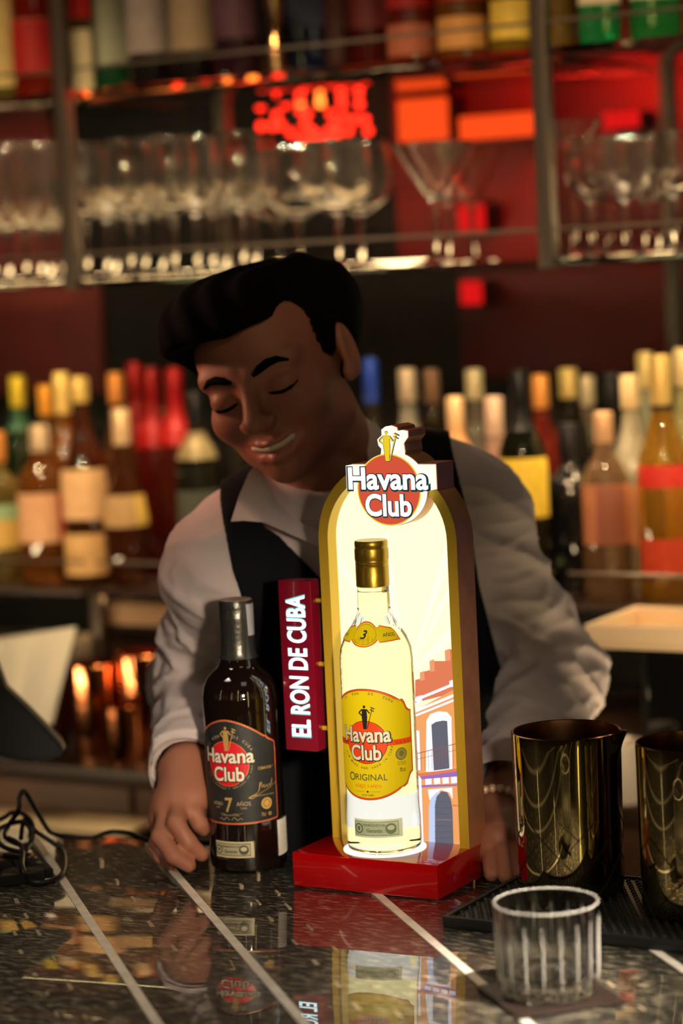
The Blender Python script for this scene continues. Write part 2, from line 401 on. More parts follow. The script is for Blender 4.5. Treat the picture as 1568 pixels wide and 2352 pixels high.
# lit panel with its printed street front
flat_wrap = lambda s, z, lift: dl((s, YP-lift, z))
pp = Print(flat_wrap, step=0, lift=0.00025)
pp.add(poly(arch(RI, BT)), M_panel)
panel = pp.build('light_panel', disp)
art = Print(lambda s, z, lift: dl((s, YP-0.0004-lift, z)), step=0, lift=0.00012)
def zz(pts):                                   # street-front drawing laid out on the panel plane
    out = []
    for X, Y in pts:
        p = ony(640+X/3.136, 1480+Y/3.136, YP); out.append((max(min(p[0], ACX+RI), ACX-RI), max(p[2], BT)))
    return out
g_coral = glow('print_coral', (1.0, 0.27, 0.13), 0.85); g_orange = glow('print_orange', (1.0, 0.42, 0.14), 1.0)
g_white = glow('print_white', (0.95, 0.95, 1.0), 1.15); g_grey = glow('print_grey', (0.15, 0.15, 0.19), 1.0)
g_purple = glow('print_purple', (0.42, 0.20, 0.62), 0.9); g_rail = glow('print_rail', (0.55, 0.16, 0.09), 0.7)
g_cream2 = glow('print_ray', (1.0, 0.92, 0.62), 1.45); g_pale = glow('print_pale_blue', (0.62, 0.72, 1.0), 1.0)
g_deep = glow('print_deep_orange', (0.95, 0.33, 0.12), 0.85)
# faint rays in the sky of the drawing
for a0, a1 in ((20, 28), (42, 50), (66, 74), (-14, -6), (-40, -32)):
    c = (ACX+0.008, 1.30); R = 0.14
    q = [c]+[(c[0]+R*sin(radians(a)), c[1]+R*cos(radians(a))) for a in (a0, a1)]
    art.add(poly([(max(min(x, ACX+RI*0.97), ACX-RI*0.97), min(z, ACZ+sqrt(max(0, RI**2-(x-ACX)**2))*0.98)) for x, z in q]), g_cream2)
art.add(poly(zz([(985, 255), (1300, 170), (1300, 340), (985, 420)])), g_coral)
art.add(poly(zz([(1020, 200), (1300, 135), (1300, 260), (1020, 275)])), g_coral)
art.add(poly(zz([(1090, 118), (1300, 118), (1300, 200), (1095, 205)])), g_coral)
art.add(poly(zz([(1200, 42), (1300, 22), (1300, 130), (1204, 130)])), g_coral)
for q in ([(1020, 200), (1052, 190), (1056, 255), (1022, 262)], [(1090, 118), (1124, 104), (1128, 190), (1094, 196)], [(1200, 42), (1238, 28), (1242, 112), (1204, 120)]): art.add(poly(zz(q)), glow('print_light_coral', (1.0, 0.40, 0.20), 0.95))
art.add(poly(zz([(900, 520), (1310, 300), (1400, 330), (1400, 1440), (900, 1440)])), g_orange)
for a, b, w in (((960, 400), (1330, 255), 12), ((960, 480), (1330, 335), 12), ((960, 515), (1330, 372), 9)):
    art.add(poly(zz([a, (b[0], b[1]), (b[0], b[1]+w*1.8), (a[0], a[1]+w*1.8)])), g_white)
art.add(poly(zz([(995, 375), (1040, 362), (1040, 410), (1000, 420)])), g_white)
art.add(poly(zz([(1235, 262), (1280, 245), (1280, 300), (1240, 305)])), g_white)
art.add(poly(zz([(1068, 915), (1072, 545), (1100, 498), (1160, 478), (1220, 484), (1252, 520), (1258, 905)])), g_white)
art.add(poly(zz([(1125, 905), (1108, 575), (1140, 555), (1190, 545), (1222, 548), (1238, 890)])), g_grey)
art.add(poly(zz([(985, 610), (1022, 620), (1030, 900), (990, 910)])), g_white)
art.add(poly(zz([(985, 930), (1320, 885), (1322, 905), (985, 955)])), g_coral)
art.add(poly(zz([(985, 955), (1322, 905), (1325, 945), (985, 972)])), g_purple)
for k in range(4): art.add(poly(zz([(1065+k*62, 965-k*5), (1110+k*62, 961-k*5), (1112+k*62, 1002-k*4), (1068+k*62, 1008-k*4)])), g_white)
art.add(poly(zz([(985, 1010), (1325, 1000), (1325, 1012), (985, 1028)])), g_purple)
art.add(poly(zz([(1085, 1040), (1262, 1025), (1265, 1110), (1240, 1060), (1180, 1042), (1130, 1060), (1100, 1120)])), g_white)
art.add(poly(zz([(1095, 1440), (1095, 1160), (1110, 1100), (1150, 1060), (1200, 1060), (1200, 1440)])), g_pale)
art.add(poly(zz([(1140, 1430), (1138, 1150), (1150, 1090), (1185, 1052), (1225, 1058), (1252, 1110), (1264, 1180), (1272, 1430)])), g_grey)
art.add(poly(zz([(985, 900), (1040, 960), (1058, 1440), (960, 1440)])), g_white)
art.add(poly(zz([(1262, 1145), (1345, 1155), (1345, 1162), (1262, 1160)])), g_deep)
art.add(poly(zz([(470, 1290), (475, 1110), (495, 1062), (515, 1075), (525, 1120), (528, 1290)])), g_grey)
art.add(poly(zz([(530, 1290), (530, 1060), (860, 1060), (860, 1290)])), g_white)
for x in range(0, 12): art.add(line2(zz([(1015+x*26, 778-x*6.5), (1018+x*26, 905-x*3.5)]), 0.00035), g_rail)
art.add(line2(zz([(1005, 780), (1325, 700)]), 0.0007), g_rail)
art.add(line2(zz([(1005, 822), (1325, 745)]), 0.0004), g_rail)
for k in range(7): art.add(line2(zz([(1142, 1120+k*44), (1268, 1128+k*42)]), 0.0003), g_deep if k == 3 else glow('print_slat', (0.10, 0.10, 0.13), 1.0))
art.build('street_print', panel)
# head sign: disc, banner, figure
LY0, LY1, LY2 = 2.044, 2.057, 2.092
lc = ony(893, 1125, LY0); LX, LZ = lc[0], lc[2]
def outline_logo(r, grow):
    """disc with a word banner across it and the figure's plaque on top"""
    pts = []; hw, zb, zt = 0.0455+grow, -0.0005-grow, 0.0235+grow
    def circ(a0, a1, n): return [(r*sin(radians(a0+(a1-a0)*i/n)), r*cos(radians(a0+(a1-a0)*i/n))) for i in range(n+1)]
    ang = lambda z: math.degrees(math.acos(max(-1, min(1, z/r))))
    f = [(0.0125, 0.036), (0.0115, 0.044), (0.0165, 0.050), (0.0165, 0.056), (0.0105, 0.057), (0.0065, 0.052), (0.0045, 0.0595), (-0.001, 0.0615), (-0.0055, 0.0585), (-0.0055, 0.053), (-0.0105, 0.049), (-0.0095, 0.043), (-0.0065, 0.040), (-0.007, 0.036)]
    aT, aB = ang(zt), ang(zb)
    pts += [(x+(grow if x > 0 else -grow), z+grow*0.5) for x, z in reversed(f)]
    a1 = math.degrees(math.atan2(0.0125, 0.0335))
    pts += circ(a1, aT, 6) + [(hw, zt), (hw, zb)] + circ(aB, 360-aB, 40) + [(-hw-0.0015, zb), (-hw-0.0015, zt)] + circ(360-aT, 360-a1*0.6, 6)
    return pts
def extrude_outline(name, pts, y0, y1, m, parent):
    bm = bmesh.new(); vs = [bm.verts.new(dl((LX+x, y0, LZ+z))) for x, z in pts]
    f = bm.faces.new(vs); r = bmesh.ops.extrude_face_region(bm, geom=[f])
    bmesh.ops.translate(bm, verts=[g for g in r['geom'] if isinstance(g, bmesh.types.BMVert)], vec=(0, y1-y0, 0))
    bmesh.ops.triangulate(bm, faces=[f for f in bm.faces if len(f.verts) > 4])
    return bobj(name, bm, m, parent)
head = extrude_outline('head_sign', outline_logo(0.0352, 0.0), LY0, LY1, glow('lit_white_edge', (1.0, 0.97, 0.86), 1.1), disp)
extrude_outline('head_sign_back', outline_logo(0.0358, 0.0008), LY1, LY2, M_copper, disp)
lp = Print(lambda s, z, lift: dl((LX+s, LY0-lift, LZ+z)), step=0, lift=0.00012)
g_logo_y = glow('print_logo_yellow', (1.0, 0.70, 0.02), 0.95); g_logo_r = glow('print_logo_red', (0.86, 0.115, 0.055), 0.85)
g_logo_k = glow('print_logo_dark', (0.012, 0.045, 0.05), 1.0); g_logo_w = glow('print_logo_white', (1.0, 0.98, 0.90), 1.3)
lp.add(ell(0, 0, 0.0350, 0.0350, 64), g_logo_y); lp.add(ell(0, 0, 0.0338, 0.0338, 64), g_logo_r)
lp.add(xf(figure_2d(0.030, 0.0, 0.0275), 1.12, 1, 0, 0), g_logo_k); lp.add(figure_2d(0.029, 0.0, 0.0280), g_logo_y)
def word(pr, s, cap, width, bold, c, dark, light, fat=0.045):
    v = text2d(s, cap, bold, 1.0)[0]; xs = width/(v[:, 0].max()-v[:, 0].min())
    pr.add(text2d(s, cap*1.02, bold+fat, xs, center=(c[0]+cap*0.02, c[1]-cap*0.03)), dark)
    pr.add(text2d(s, cap, bold, xs, center=c), light)
word(lp, 'Havana', 0.0215, 0.088, 0.030, (-0.0005, 0.0010), g_logo_k, g_logo_w, 0.040)
word(lp, 'Club', 0.0215, 0.051, 0.030, (-0.001, -0.0250), g_logo_k, g_logo_w, 0.026)
lp.build('lettering', head)
# vertical side sign on three rods
SX0, SX1, SZ0, SZ1, SYF, SYB = -1.2645, -1.2262, 1.2208, 1.3945, 2.055, 2.074
M_sign = mat('dark_red_sign_box', (0.17, 0.003, 0.016), 0.25, coat=0.5, coat_rough=0.05, bump=0.03)
sign = box('side_sign', dl((SX0, SYF, SZ0)), dl((SX1, SYB, SZ1)), M_sign, disp, 0.0015)
_v = text2d('EL RON DE CUBA', 0.0220, 0.017, 1.0)[0]; SXS = 0.143/(_v[:, 0].max()-_v[:, 0].min())
sp = Print(lambda s, z, lift: dl((s, SYF-lift, z)), step=0, lift=0.00015)
sp.add(text2d('EL RON DE CUBA', 0.0224, 0.030, SXS, center=((SX0+SX1)/2+0.0110, (SZ0+SZ1)/2), rot=pi/2), glow('lit_sign_halo', (0.16, 0.75, 0.75), 1.0))
sp.add(text2d('EL RON DE CUBA', 0.0220, 0.017, SXS, center=((SX0+SX1)/2+0.0109, (SZ0+SZ1)/2), rot=pi/2), glow('lit_sign_white', (0.80, 0.97, 1.0), 3.2))
sp.build('lettering', sign)
for z in (1.3733, 1.3088, 1.2435):
    tube('rod', [dl((SX1-0.001, 2.066, z)), dl((ACX-RO+0.001, 2.066, z))], 0.0024, M_gold, disp, 12)

# ================================================================== BOTTLES ON THE BAR
def bottle_root(name, label, loc, rz): return thing(name, label, 'bottle', loc, rz)
# --- clear rum bottle on the display
b3 = bottle_root('rum_bottle', 'clear rum bottle with yellow label and gold cap on the lit stand', (-1.1435, 2.035, BT+0.0013), radians(7))
P3 = [(0.0330, 0.0), (0.0358, 0.0025), (0.0366, 0.008), (0.0366, 0.030), (0.0359, 0.040), (0.0358, 0.188), (0.0346, 0.199), (0.0305, 0.210), (0.0245, 0.219), (0.0195, 0.227), (0.0168, 0.234), (0.0158, 0.242), (0.0156, 0.262)]
body = [(0, 0.004), (0.026, 0.003), (0.030, 0.0)]+P3+[(0, 0.262)]
lathe('glass_body', body, glass('pale_rum_glass', (0.985, 0.975, 0.80), ior=1.36), b3, 72)
lathe('air_gap', [(0, 0.2585), (0.0132, 0.2585), (0.0132, 0.2535), (0.0128, 0.2530), (0, 0.2525)][::-1], glass('clear_glass_inner', (1, 1, 1), ior=1.36), b3, 48)
cap3 = [(0.0163, 0.2595), (0.0163, 0.279), (0.0160, 0.2795), (0.0163, 0.280), (0.0163, 0.2825), (0.0159, 0.283), (0.0163, 0.2835), (0.0163, 0.2965), (0.0160, 0.297), (0.0163, 0.2975), (0.0163, 0.3025), (0.0155, 0.304), (0, 0.304)]
M_cap = mat('gold_cap_foil', (0.42, 0.26, 0.03), 0.30, metal=0.85, bump=0.1, bump_scale=200)
lathe('cap', [(0, 0.2595)]+cap3, M_cap, b3, 64)
lathe('cap_knurl', [(0.0163, 0.2845), (0.0166, 0.286), (0.0166, 0.295), (0.0163, 0.2962)], M_cap, b3, 120, fn=lambda r, z, a: (r-0.0002*(int(a*120/(2*pi)+.5) % 2), z))
M_ly = mat('label_yellow', (1.0, 0.80, 0.012), 0.45, thin=0.80); M_lr = mat('label_red', (0.88, 0.09, 0.02), 0.4, thin=0.55)
M_lk = mat('label_ink', (0.012, 0.011, 0.008), 0.45); M_lw = mat('label_cream', (1.0, 0.95, 0.78), 0.45, thin=0.4)
M_lb = mat('label_brown', (0.16, 0.035, 0.012), 0.4); M_lo = mat('label_olive', (0.12, 0.10, 0.02), 0.45)
M_lorange = mat('label_orange', (0.85, 0.22, 0.02), 0.45, thin=0.5)
def label_outline3(g=0.0):
    half = []
    zc = 0.1085
    for i in range(13):
        s = 0.0355*i/12; half.append((s, 0.1640-0.0125*(s/0.0355)**2))
    half += [(0.0385, 0.1520), (0.0415, 0.1485), (0.0440, 0.1430), (0.0470, 0.1405), (0.0505, 0.1395), (0.0505, 0.0790), (0.0470, 0.0775), (0.0440, 0.0735), (0.0415, 0.0680), (0.0375, 0.0655), (0.034, 0.0655)]
    for i in range(12, -1, -1):
        s = 0.0335*i/12; half.append((s, 0.0545+0.0100*(s/0.0335)**2))
    pts = half+[(-s, z) for s, z in reversed(half) if s > 1e-6]
    return [(s*(1-g/0.05), zc+(z-zc)*(1-g/0.055)) for s, z in pts]
w3 = wrap_on(P3, 0.0358)
lab = Print(w3); lab.add(ring(label_outline3(0), label_outline3(0.0005)), M_lb); lab.add(ring(label_outline3(0.0005), label_outline3(0.0019)), M_lr); lab.add(ring(label_outline3(0.0019), label_outline3(0.0022)), M_lo); lab.add(poly(label_outline3(0.0022)), M_ly)
lab_o = lab.build('front_label', b3)
pr = Print(wrap_on(P3, 0.0358, 0.0003+5*0.00006), step=0.004)
DZ3 = 0.1115
pr.add(rect(0.018, DZ3-0.004, 0.0488, DZ3+0.0015), M_lr); pr.add(rect(-0.0488, DZ3-0.004, -0.018, DZ3+0.0015), M_lr)
for k in range(4): pr.add(text2d('CUBA'[k], 0.0026, 0.02, 0.8, center=(0.030+k*0.0045, DZ3-0.0025)), M_lb)
pr.add(ring(ell(0, DZ3, 0.0212, 0.0212)[0], ell(0, DZ3, 0.0207, 0.0207)[0]), M_lk); pr.add(ell(0, DZ3, 0.0207, 0.0207), M_lr)
pr.add(figure_2d(0.0235, 0.0, 0.1245), M_lk)
word(pr, 'Havana', 0.0150, 0.0500, 0.026, (-0.0005, DZ3+0.0005), M_lk, M_lw, 0.030)
word(pr, 'Club', 0.0148, 0.0310, 0.026, (-0.001, DZ3-0.0170), M_lk, M_lw, 0.030)
pr.add(arc_text('EL  RON   DE   CUBA', 0.0024, 0.0440, (0, 0.1145), 0.06, 1.15, bold=0.01), M_lk)
pr.add(arc_text('RUM MADE AND AGED IN CUBA', 0.0022, 0.0262, (0, DZ3), 0.12, 2.5, inside=True, bold=0.01), M_lk)
pr.add(merge([text2d('O', 0.0084, 0.0, 0.85, center=(-0.0165, 0.0735)), text2d('RIGINAL', 0.0066, 0.0, 0.95, center=(0.0035, 0.0742))]), mat('label_dark_green', (0.02, 0.05, 0.02), 0.45))
pr.add(text2d('AÑEJO 3 AÑOS', 0.0032, 0.01, 0.9, center=(0.0, 0.0672)), M_lorange)
pr.add(merge([line2([(-0.012, 0.0632), (-0.003, 0.0632)], 0.0002), line2([(0.003, 0.0632), (0.012, 0.0632)], 0.0002), ell(0, 0.0632, 0.0011, 0.0011, 5)]), M_lk)
pr.add(text2d('D.O.P. CUBA', 0.0017, 0.01, 0.9, center=(0, 0.0590)), M_lk)
pr.add(ell(0.0340, 0.0985, 0.0062, 0.0062), M_lo); pr.add(ell(0.0340, 0.0985, 0.0050, 0.0050), mat('seal_olive', (0.22, 0.19, 0.04), 0.45)); pr.add(ell(0.0340, 0.0990, 0.0026, 0.0030, 9), M_lo)
pr.add(merge([text2d('MAESTROS DEL', 0.0012, 0.01, 0.8, center=(0.0340, 0.0898)), text2d('RON CUBANO', 0.0012, 0.01, 0.8, center=(0.0340, 0.0878))]), M_lo)
pr.add(text2d('70 cl', 0.0040, 0.015, 0.6, center=(0.0345, 0.0812)), M_lk)
pr.build('print', lab_o)
# neck band
wn = wrap_on(P3, 0.0250)
def neck_outline(g):
    e = [(0.0128*cos(a)*(1-g/.012), 0.2155+0.0118*sin(a)*(1-g/.012)) for a in [radians(x) for x in range(25, 156, 10)]]
    e2 = [(0.0128*cos(a)*(1-g/.012), 0.2155+0.0118*sin(a)*(1-g/.012)) for a in [radians(x) for x in range(205, 336, 10)]]
    zc = lambda s: 0.2165
    R = [(0.0128, 0.2075+g), (0.0290, 0.2085+g), (0.0320-g*1.5, 0.2080+g), (0.0300-g*1.2, 0.2175), (0.0270-g*0.5, 0.2205-g), (0.0145, 0.2235-g)]
    Lf = [(-s, z) for s, z in reversed(R)]
    return R+e+Lf+e2
nb = Print(wn, 0.002); nb.add(ring(neck_outline(0), neck_outline(0.0008)), M_lr); nb.add(ring(neck_outline(0.0008), neck_outline(0.0012)), M_lorange); nb.add(poly(neck_outline(0.0012)), M_ly)
nb.add(ring(ell(0, 0.2155, 0.0106, 0.0092)[0], ell(0, 0.2155, 0.0103, 0.0089)[0]), M_lk)
for k in range(24):
    a = 2*pi*k/24; nb.add(line2([(0.0046*cos(a), 0.2155+0.0042*sin(a)), (0.0095*cos(a), 0.2155+0.0082*sin(a))], 0.00012), M_lorange)
nb.add(text2d('3', 0.0080, 0.02, 0.95, shear=0.25, center=(0, 0.2118)), M_lk)
nb.add(text2d('AÑOS', 0.0032, 0.008, 0.9, center=(0.0212, 0.2130)), M_lk); nb.add(text2d('RON', 0.0032, 0.008, 0.9, center=(-0.0212, 0.2130)), M_lk)
nb.build('neck_label', b3)
# state seal
def seal(root, prof, rref, s0, z0, s1, z1, paper, ink, mid):
    se = Print(wrap_on(prof, rref), 0.004); se.add(rect(s0, z0, s1, z1), paper)
    so = se.build('seal_strip', root); sd = Print(wrap_on(prof, rref, 0.0004), 0.004); w, h = s1-s0, z1-z0; zc = (z0+z1)/2
    sd.add(rect(s0+w*.02, z0+h*.10, s1-w*.08, z1-h*.10), mid); sd.add(rect(s0+w*.04, z0+h*.18, s1-w*.10, z1-h*.18), paper)
    for k in range(9): sd.add(line2([(s0+w*.05, z0+h*(.22+.07*k)), (s1-w*.11, z0+h*(.22+.07*k))], h*.022), mid)
    sd.add(ell(s0+w*.13, zc, h*.26, h*.28, 20), ink); sd.add(ell(s0+w*.13, zc, h*.18, h*.2, 20), paper); sd.add(ell(s0+w*.13, zc, h*.1, h*.14, 8), ink)
    sd.add(ell(s1-w*.24, zc, h*.30, h*.30, 20), ink); sd.add(ell(s1-w*.24, zc+h*.06, h*.2, h*.14, 14), paper)
    sd.add(text2d('REPUBLICA DE CUBA', h*.13, 0.01, 0.75, center=(s0+w*.45, zc+h*.14)), ink)
    sd.add(text2d('Garantia', h*.2, 0.02, 0.9, center=(s0+w*.45, zc-h*.18)), ink)
    sd.build('seal_print', so)
seal(b3, P3, 0.0366, -0.018, 0.0175, 0.033, 0.0355, mat('seal_paper', (0.75, 0.80, 0.68), 0.5, thin=0.5), mat('seal_ink', (0.10, 0.16, 0.06), 0.5), mat('seal_mid', (0.26, 0.34, 0.19), 0.5))

# --- dark rum bottle beside the display
b7 = bottle_root('rum_bottle', 'dark rum bottle with black label and silver capsule held by the hand', (-1.3118, 2.049, BZ), radians(7))
P7 = [(0.0355, 0.0), (0.0385, 0.003), (0.0394, 0.010), (0.0394, 0.034), (0.0386, 0.042), (0.0388, 0.160), (0.0388, 0.176), (0.0370, 0.187), (0.0325, 0.196), (0.0262, 0.2025), (0.0215, 0.2060), (0.0200, 0.209), (0.0182, 0.214), (0.0168, 0.221), (0.0163, 0.230), (0.0160, 0.268)]
lathe('glass_body', [(0, 0.004), (0.030, 0.003)]+P7+[(0, 0.268)], mat('near_black_brown_glass', (0.006, 0.003, 0.002), 0.03, coat=0.8, coat_rough=0.01, spec=0.8), b7, 72)
M_caps = mat('silver_capsule', (0.10, 0.10, 0.09), 0.28, metal=0.8, bump=0.25, bump_scale=250)
lathe('capsule', [(0.0200, 0.2150), (0.0184, 0.2185), (0.0176, 0.2230), (0.0172, 0.2330), (0.0170, 0.2330), (0.0170, 0.2560), (0.0173, 0.2563), (0.0170, 0.2572), (0.0170, 0.2660), (0.0174, 0.2665), (0.0174, 0.2720), (0.0166, 0.2742), (0, 0.2742)], M_caps, b7, 64)
lathe('capsule_top', [(0.0166, 0.2743), (0.0164, 0.2747), (0, 0.2747)], mat('tan_capsule_top', (0.42, 0.30, 0.24), 0.5, metal=0.2, bump=0.2, bump_scale=400), b7, 48)
fo = Print(wrap_on([(0.0176, 0.2230), (0.0172, 0.2330), (0.0170, 0.2560), (0.0174, 0.272)], 0.0172, 0.0003), 0.002)
fo.add(poly([(0.0195, 0.2385), (0.036, 0.2375), (0.036, 0.2705), (0.0180, 0.2705)]), mat('silver_foil_tab', (0.72, 0.72, 0.75), 0.35, metal=0.5, bump=0.6, bump_scale=300))
fo.build('foil_tab', b7)
M_l7 = mat('label_black', (0.014, 0.015, 0.015), 0.5, var=0.3, var_scale=120, bump=0.1, bump_scale=300); M_l7g = mat('label_gold', (0.62, 0.40, 0.13), 0.38, metal=0.5)
M_l7r = mat('label_bead_red', (0.62, 0.03, 0.015), 0.4); M_l7R = mat('label_disc_red', (0.55, 0.008, 0.015), 0.42); M_l7dim = mat('label_dim_gold', (0.34, 0.25, 0.15), 0.5)
def label_outline7(g=0.0):
    half = []
    for i in range(13):
        s = 0.0400*i/12; half.append((s, 0.1580-0.0185*(s/0.040)**1.7))
    half += [(0.0425, 0.1395), (0.0440, 0.1375), (0.0470, 0.1355), (0.0500, 0.1340), (0.0535, 0.1320), (0.0545, 0.1300), (0.0545, 0.0545), (0.0535, 0.0530)]
    for i in range(8, -1, -1):
        s = 0.0535*i/8; half.append((s, 0.0505+0.0020*(s/0.0535)**2))
    zc = 0.104; pts = half+[(-s, z) for s, z in reversed(half) if s > 1e-6]
    return [(s*(1-g/0.0545), zc+(z-zc)*(1-g/0.053)) for s, z in pts]
w7 = wrap_on(P7, 0.0388)
lab = Print(w7); lab.add(poly(label_outline7(0)), M_l7g); lab.add(poly(label_outline7(0.0003)), M_l7r); lab.add(poly(label_outline7(0.0014)), M_l7g); lab.add(poly(label_outline7(0.0017)), M_l7)
lab_o = lab.build('front_label', b7)
pr = Print(wrap_on(P7, 0.0388, 0.0003+5*0.00006), step=0.004)
bo = label_outline7(0.00085); L = 0
for i in range(len(bo)):                          # gold beads along the red border
    a, b = np.array(bo[i]), np.array(bo[(i+1) % len(bo)]); d = np.linalg.norm(b-a); n = max(1, int(d/0.0019))
    for k in range(n):
        q = a+(b-a)*k/n; pr.add(ell(q[0], q[1], 0.00036, 0.00036, 6), M_l7g, 0.00007)
pr.k = 2
DZ7 = 0.1130
pr.add(ell(0, DZ7, 0.0228, 0.0232), M_l7g); pr.add(ell(0, DZ7, 0.0224, 0.0228), M_l7R)
pr.add(figure_2d(0.0250, 0.0, 0.1260), M_l7g)
word(pr, 'Havana', 0.0148, 0.0550, 0.026, (0.0005, DZ7+0.0010), M_lk, M_lw, 0.030)
word(pr, 'Club', 0.0146, 0.0335, 0.026, (0.0005, DZ7-0.0175), M_lk, M_lw, 0.030)
pr.add(arc_text('EL RON', 0.0030, 0.0275, (0, DZ7), -0.62, 0.65, bold=0.01), M_l7dim); pr.add(arc_text('DE CUBA', 0.0030, 0.0275, (0, DZ7), 0.68, 0.75, bold=0.01), M_l7dim)
pr.add(arc_text('RON ELABORADO Y AÑEJADO EN CUBA', 0.0019, 0.0262, (0, DZ7), 0.15, 2.6, inside=True, bold=0.01), M_l7dim)
pr.add(text2d('CUBAN RUM  *', 0.0031, 0.02, 0.62, center=(0.0400, DZ7-0.0075)), M_l7g)
sg = spline([(0.020, 0.0775), (0.0245, 0.0800), (0.0275, 0.0788), (0.0235, 0.0768), (0.0215, 0.0785), (0.030, 0.0830), (0.0322, 0.0925), (0.0310, 0.0840), (0.0335, 0.0930), (0.0345, 0.0870), (0.0365, 0.0900), (0.0372, 0.0865), (0.0395, 0.0895), (0.0405, 0.0865), (0.0430, 0.0900), (0.0440, 0.0870), (0.0465, 0.0950), (0.0462, 0.0880), (0.0520, 0.0905)], 4)
pr.add(line2(sg, 0.0005), M_l7g); pr.add(line2([(0.022, 0.0778), (0.046, 0.0868)], 0.0004), M_l7g)
pr.add(text2d('MAESTRO DEL RON CUBANO', 0.0015, 0.01, 0.75, center=(0.038, 0.0785)), M_l7g)
pr.add(text2d('7', 0.0150, 0.02, 0.80, center=(0.0, 0.0640)), M_l7g)
pr.add(text2d('AÑEJO', 0.0034, 0.01, 0.85, center=(-0.0125, 0.0705)), M_l7dim); pr.add(text2d('AÑOS', 0.0042, 0.01, 0.9, center=(0.0150, 0.0700)), M_l7dim)
pr.add(text2d('RON', 0.0017, 0.01, 0.9, center=(-0.0125, 0.0672)), M_l7dim); pr.add(text2d('CUBA', 0.0019, 0.01, 0.9, center=(0.0150, 0.0668)), M_l7dim)
pr.add(ell(0.0385, 0.0705, 0.0060, 0.0060), M_l7g); pr.add(ell(0.0385, 0.0705, 0.0046, 0.0046), mat('label_gold_deep', (0.42, 0.25, 0.06), 0.45)); pr.add(ell(0.0385, 0.0707, 0.0024, 0.0028, 9), M_l7g)
pr.add(text2d('70cl', 0.0040, 0.005, 0.55, center=(0.0345, 0.0578)), M_l7g); pr.add(text2d('e', 0.0056, 0.01, 1.2, center=(0.0415, 0.0578)), M_l7g)
pr.add(merge([line2([(-0.010, 0.0622), (-0.003, 0.0622)], 0.0002), line2([(0.004, 0.0622), (0.014, 0.0622)], 0.0002)]), M_l7g)
pr.add(text2d('RUM EXCEPCIONAL', 0.0017, 0.005, 0.9, center=(0.0015, 0.0598)), M_l7dim)
for sgn in (-1, 1): pr.add(line2(spline([(0.0015+sgn*0.001, 0.0555), (0.0015+sgn*0.004, 0.0585), (0.0015+sgn*0.007, 0.0555), (0.0015+sgn*0.010, 0.0575), (0.0015+sgn*0.012, 0.0560)], 4), 0.0005), M_l7dim)
pr.build('print', lab_o)
seal(b7, P7, 0.0394, -0.0195, 0.0165, 0.0235, 0.0330, mat('seal_paper_dim', (0.50, 0.42, 0.27), 0.5), mat('seal_ink_dark', (0.05, 0.06, 0.035), 0.5), mat('seal_mid_dim', (0.13, 0.15, 0.085), 0.5))
bl = Print(wrap_on([(0.0397, 0), (0.0397, 0.06)], 0.0397), 0.003); bl.add(rect(0.0520, 0.0135, 0.080, 0.0500), mat('white_paper_label', (0.66, 0.64, 0.58), 0.55))
for k in range(14): bl.add(line2([(0.0555, 0.0440-k*0.0020), (0.0635+0.006*((k*7) % 3), 0.0440-k*0.0020)], 0.00055), mat('small_print_grey', (0.50, 0.48, 0.44), 0.6))
bl.build('back_label', b7)
pr = Print(wrap_on([(0.0325, 0.196), (0.0370, 0.187), (0.0388, 0.176)], 0.0355, 0.0), 0.003)
pr.add(merge([text2d('RON DE CUBA', 0.0055, 0.01, 0.9, center=(0.012, 0.178))]), mat('embossed_glass', (0.02, 0.012, 0.006), 0.08, coat=0.6), 0.0002)
pr.build('embossed_lettering', b7)

# ================================================================== MIXING GLASSES
M_mirror = mat('smoked_gold_mirror_glass', (0.46, 0.36, 0.17), 0.035, metal=1.0)
M_inside = mat('smoked_gold_inside', (0.42, 0.22, 0.12), 0.22, metal=1.0)
M_etch = mat('etched_line', (0.02, 0.017, 0.012), 0.6)
def mixing_glass(label, loc, rz, h=0.1515):
    t = thing('mixing_glass', label, 'mixing glass', loc, rz, 'smoked gold mixing glasses')
    def sp(r, z, a):
        d = (a+pi) % (2*pi)-pi; k = math.exp(-(d/0.16)**2)*max(0, (z-h+0.028)/0.028)**1.6
        return r+0.0095*k, z+0.0015*k
    out = [(0, 0.0), (0.0462, 0.0), (0.0488, 0.0015), (0.0498, 0.005)]+[(0.0498+0.0016*(i/16), 0.005+(h-0.007)*(i/16)) for i in range(1, 17)]+[(0.0513, h)]
    V, F = lathe_vf(out, 128, sp); obj('outer_wall', V, F, M_mirror, t, True, 40)
    inn = [(0.0513, h), (0.0505, h+0.0006), (0.0492, h)]+[(0.0488, h-0.006-(h-0.022)*(i/10)) for i in range(11)]+[(0.042, 0.013), (0, 0.012)]
    V, F = lathe_vf(inn, 128, sp); obj('inner_wall', V, F, M_inside, t, True, 40)
    parts = []; n = 9; zlo, zhi = 0.004, 0.074
    R = lambda z: 0.0498+0.0016*(z-0.005)/(h-0.007)
    for k in range(n):
        for sgn in (-1, 1):
            for off in (-0.0009, 0, 0.0009):
                pts = []
                for i in range(21):
                    q = i/20; z = zlo+(zhi-zlo)*q; a = 2*pi*k/n+sgn*(q*2-1)*2*pi/n*0.98+off/0.05; r = R(z)+0.00008
                    pts.append((r*cos(a), r*sin(a), z))
                parts.append(tube_vf(pts, 0.00016, 4, False))
    V, F = merge(parts); obj('etched_diamonds', V, F, M_etch, t)
    return t
MATZ = BZ+0.0105
mixing_glass('tall smoked gold mixing glass with pouring lip nearest the lit stand', (-0.9455, 2.039, MATZ), radians(4))
mixing_glass('smoked gold mixing glass cut off by the right edge of the photo', (-0.8075, 2.010, MATZ), radians(40), 0.1545)

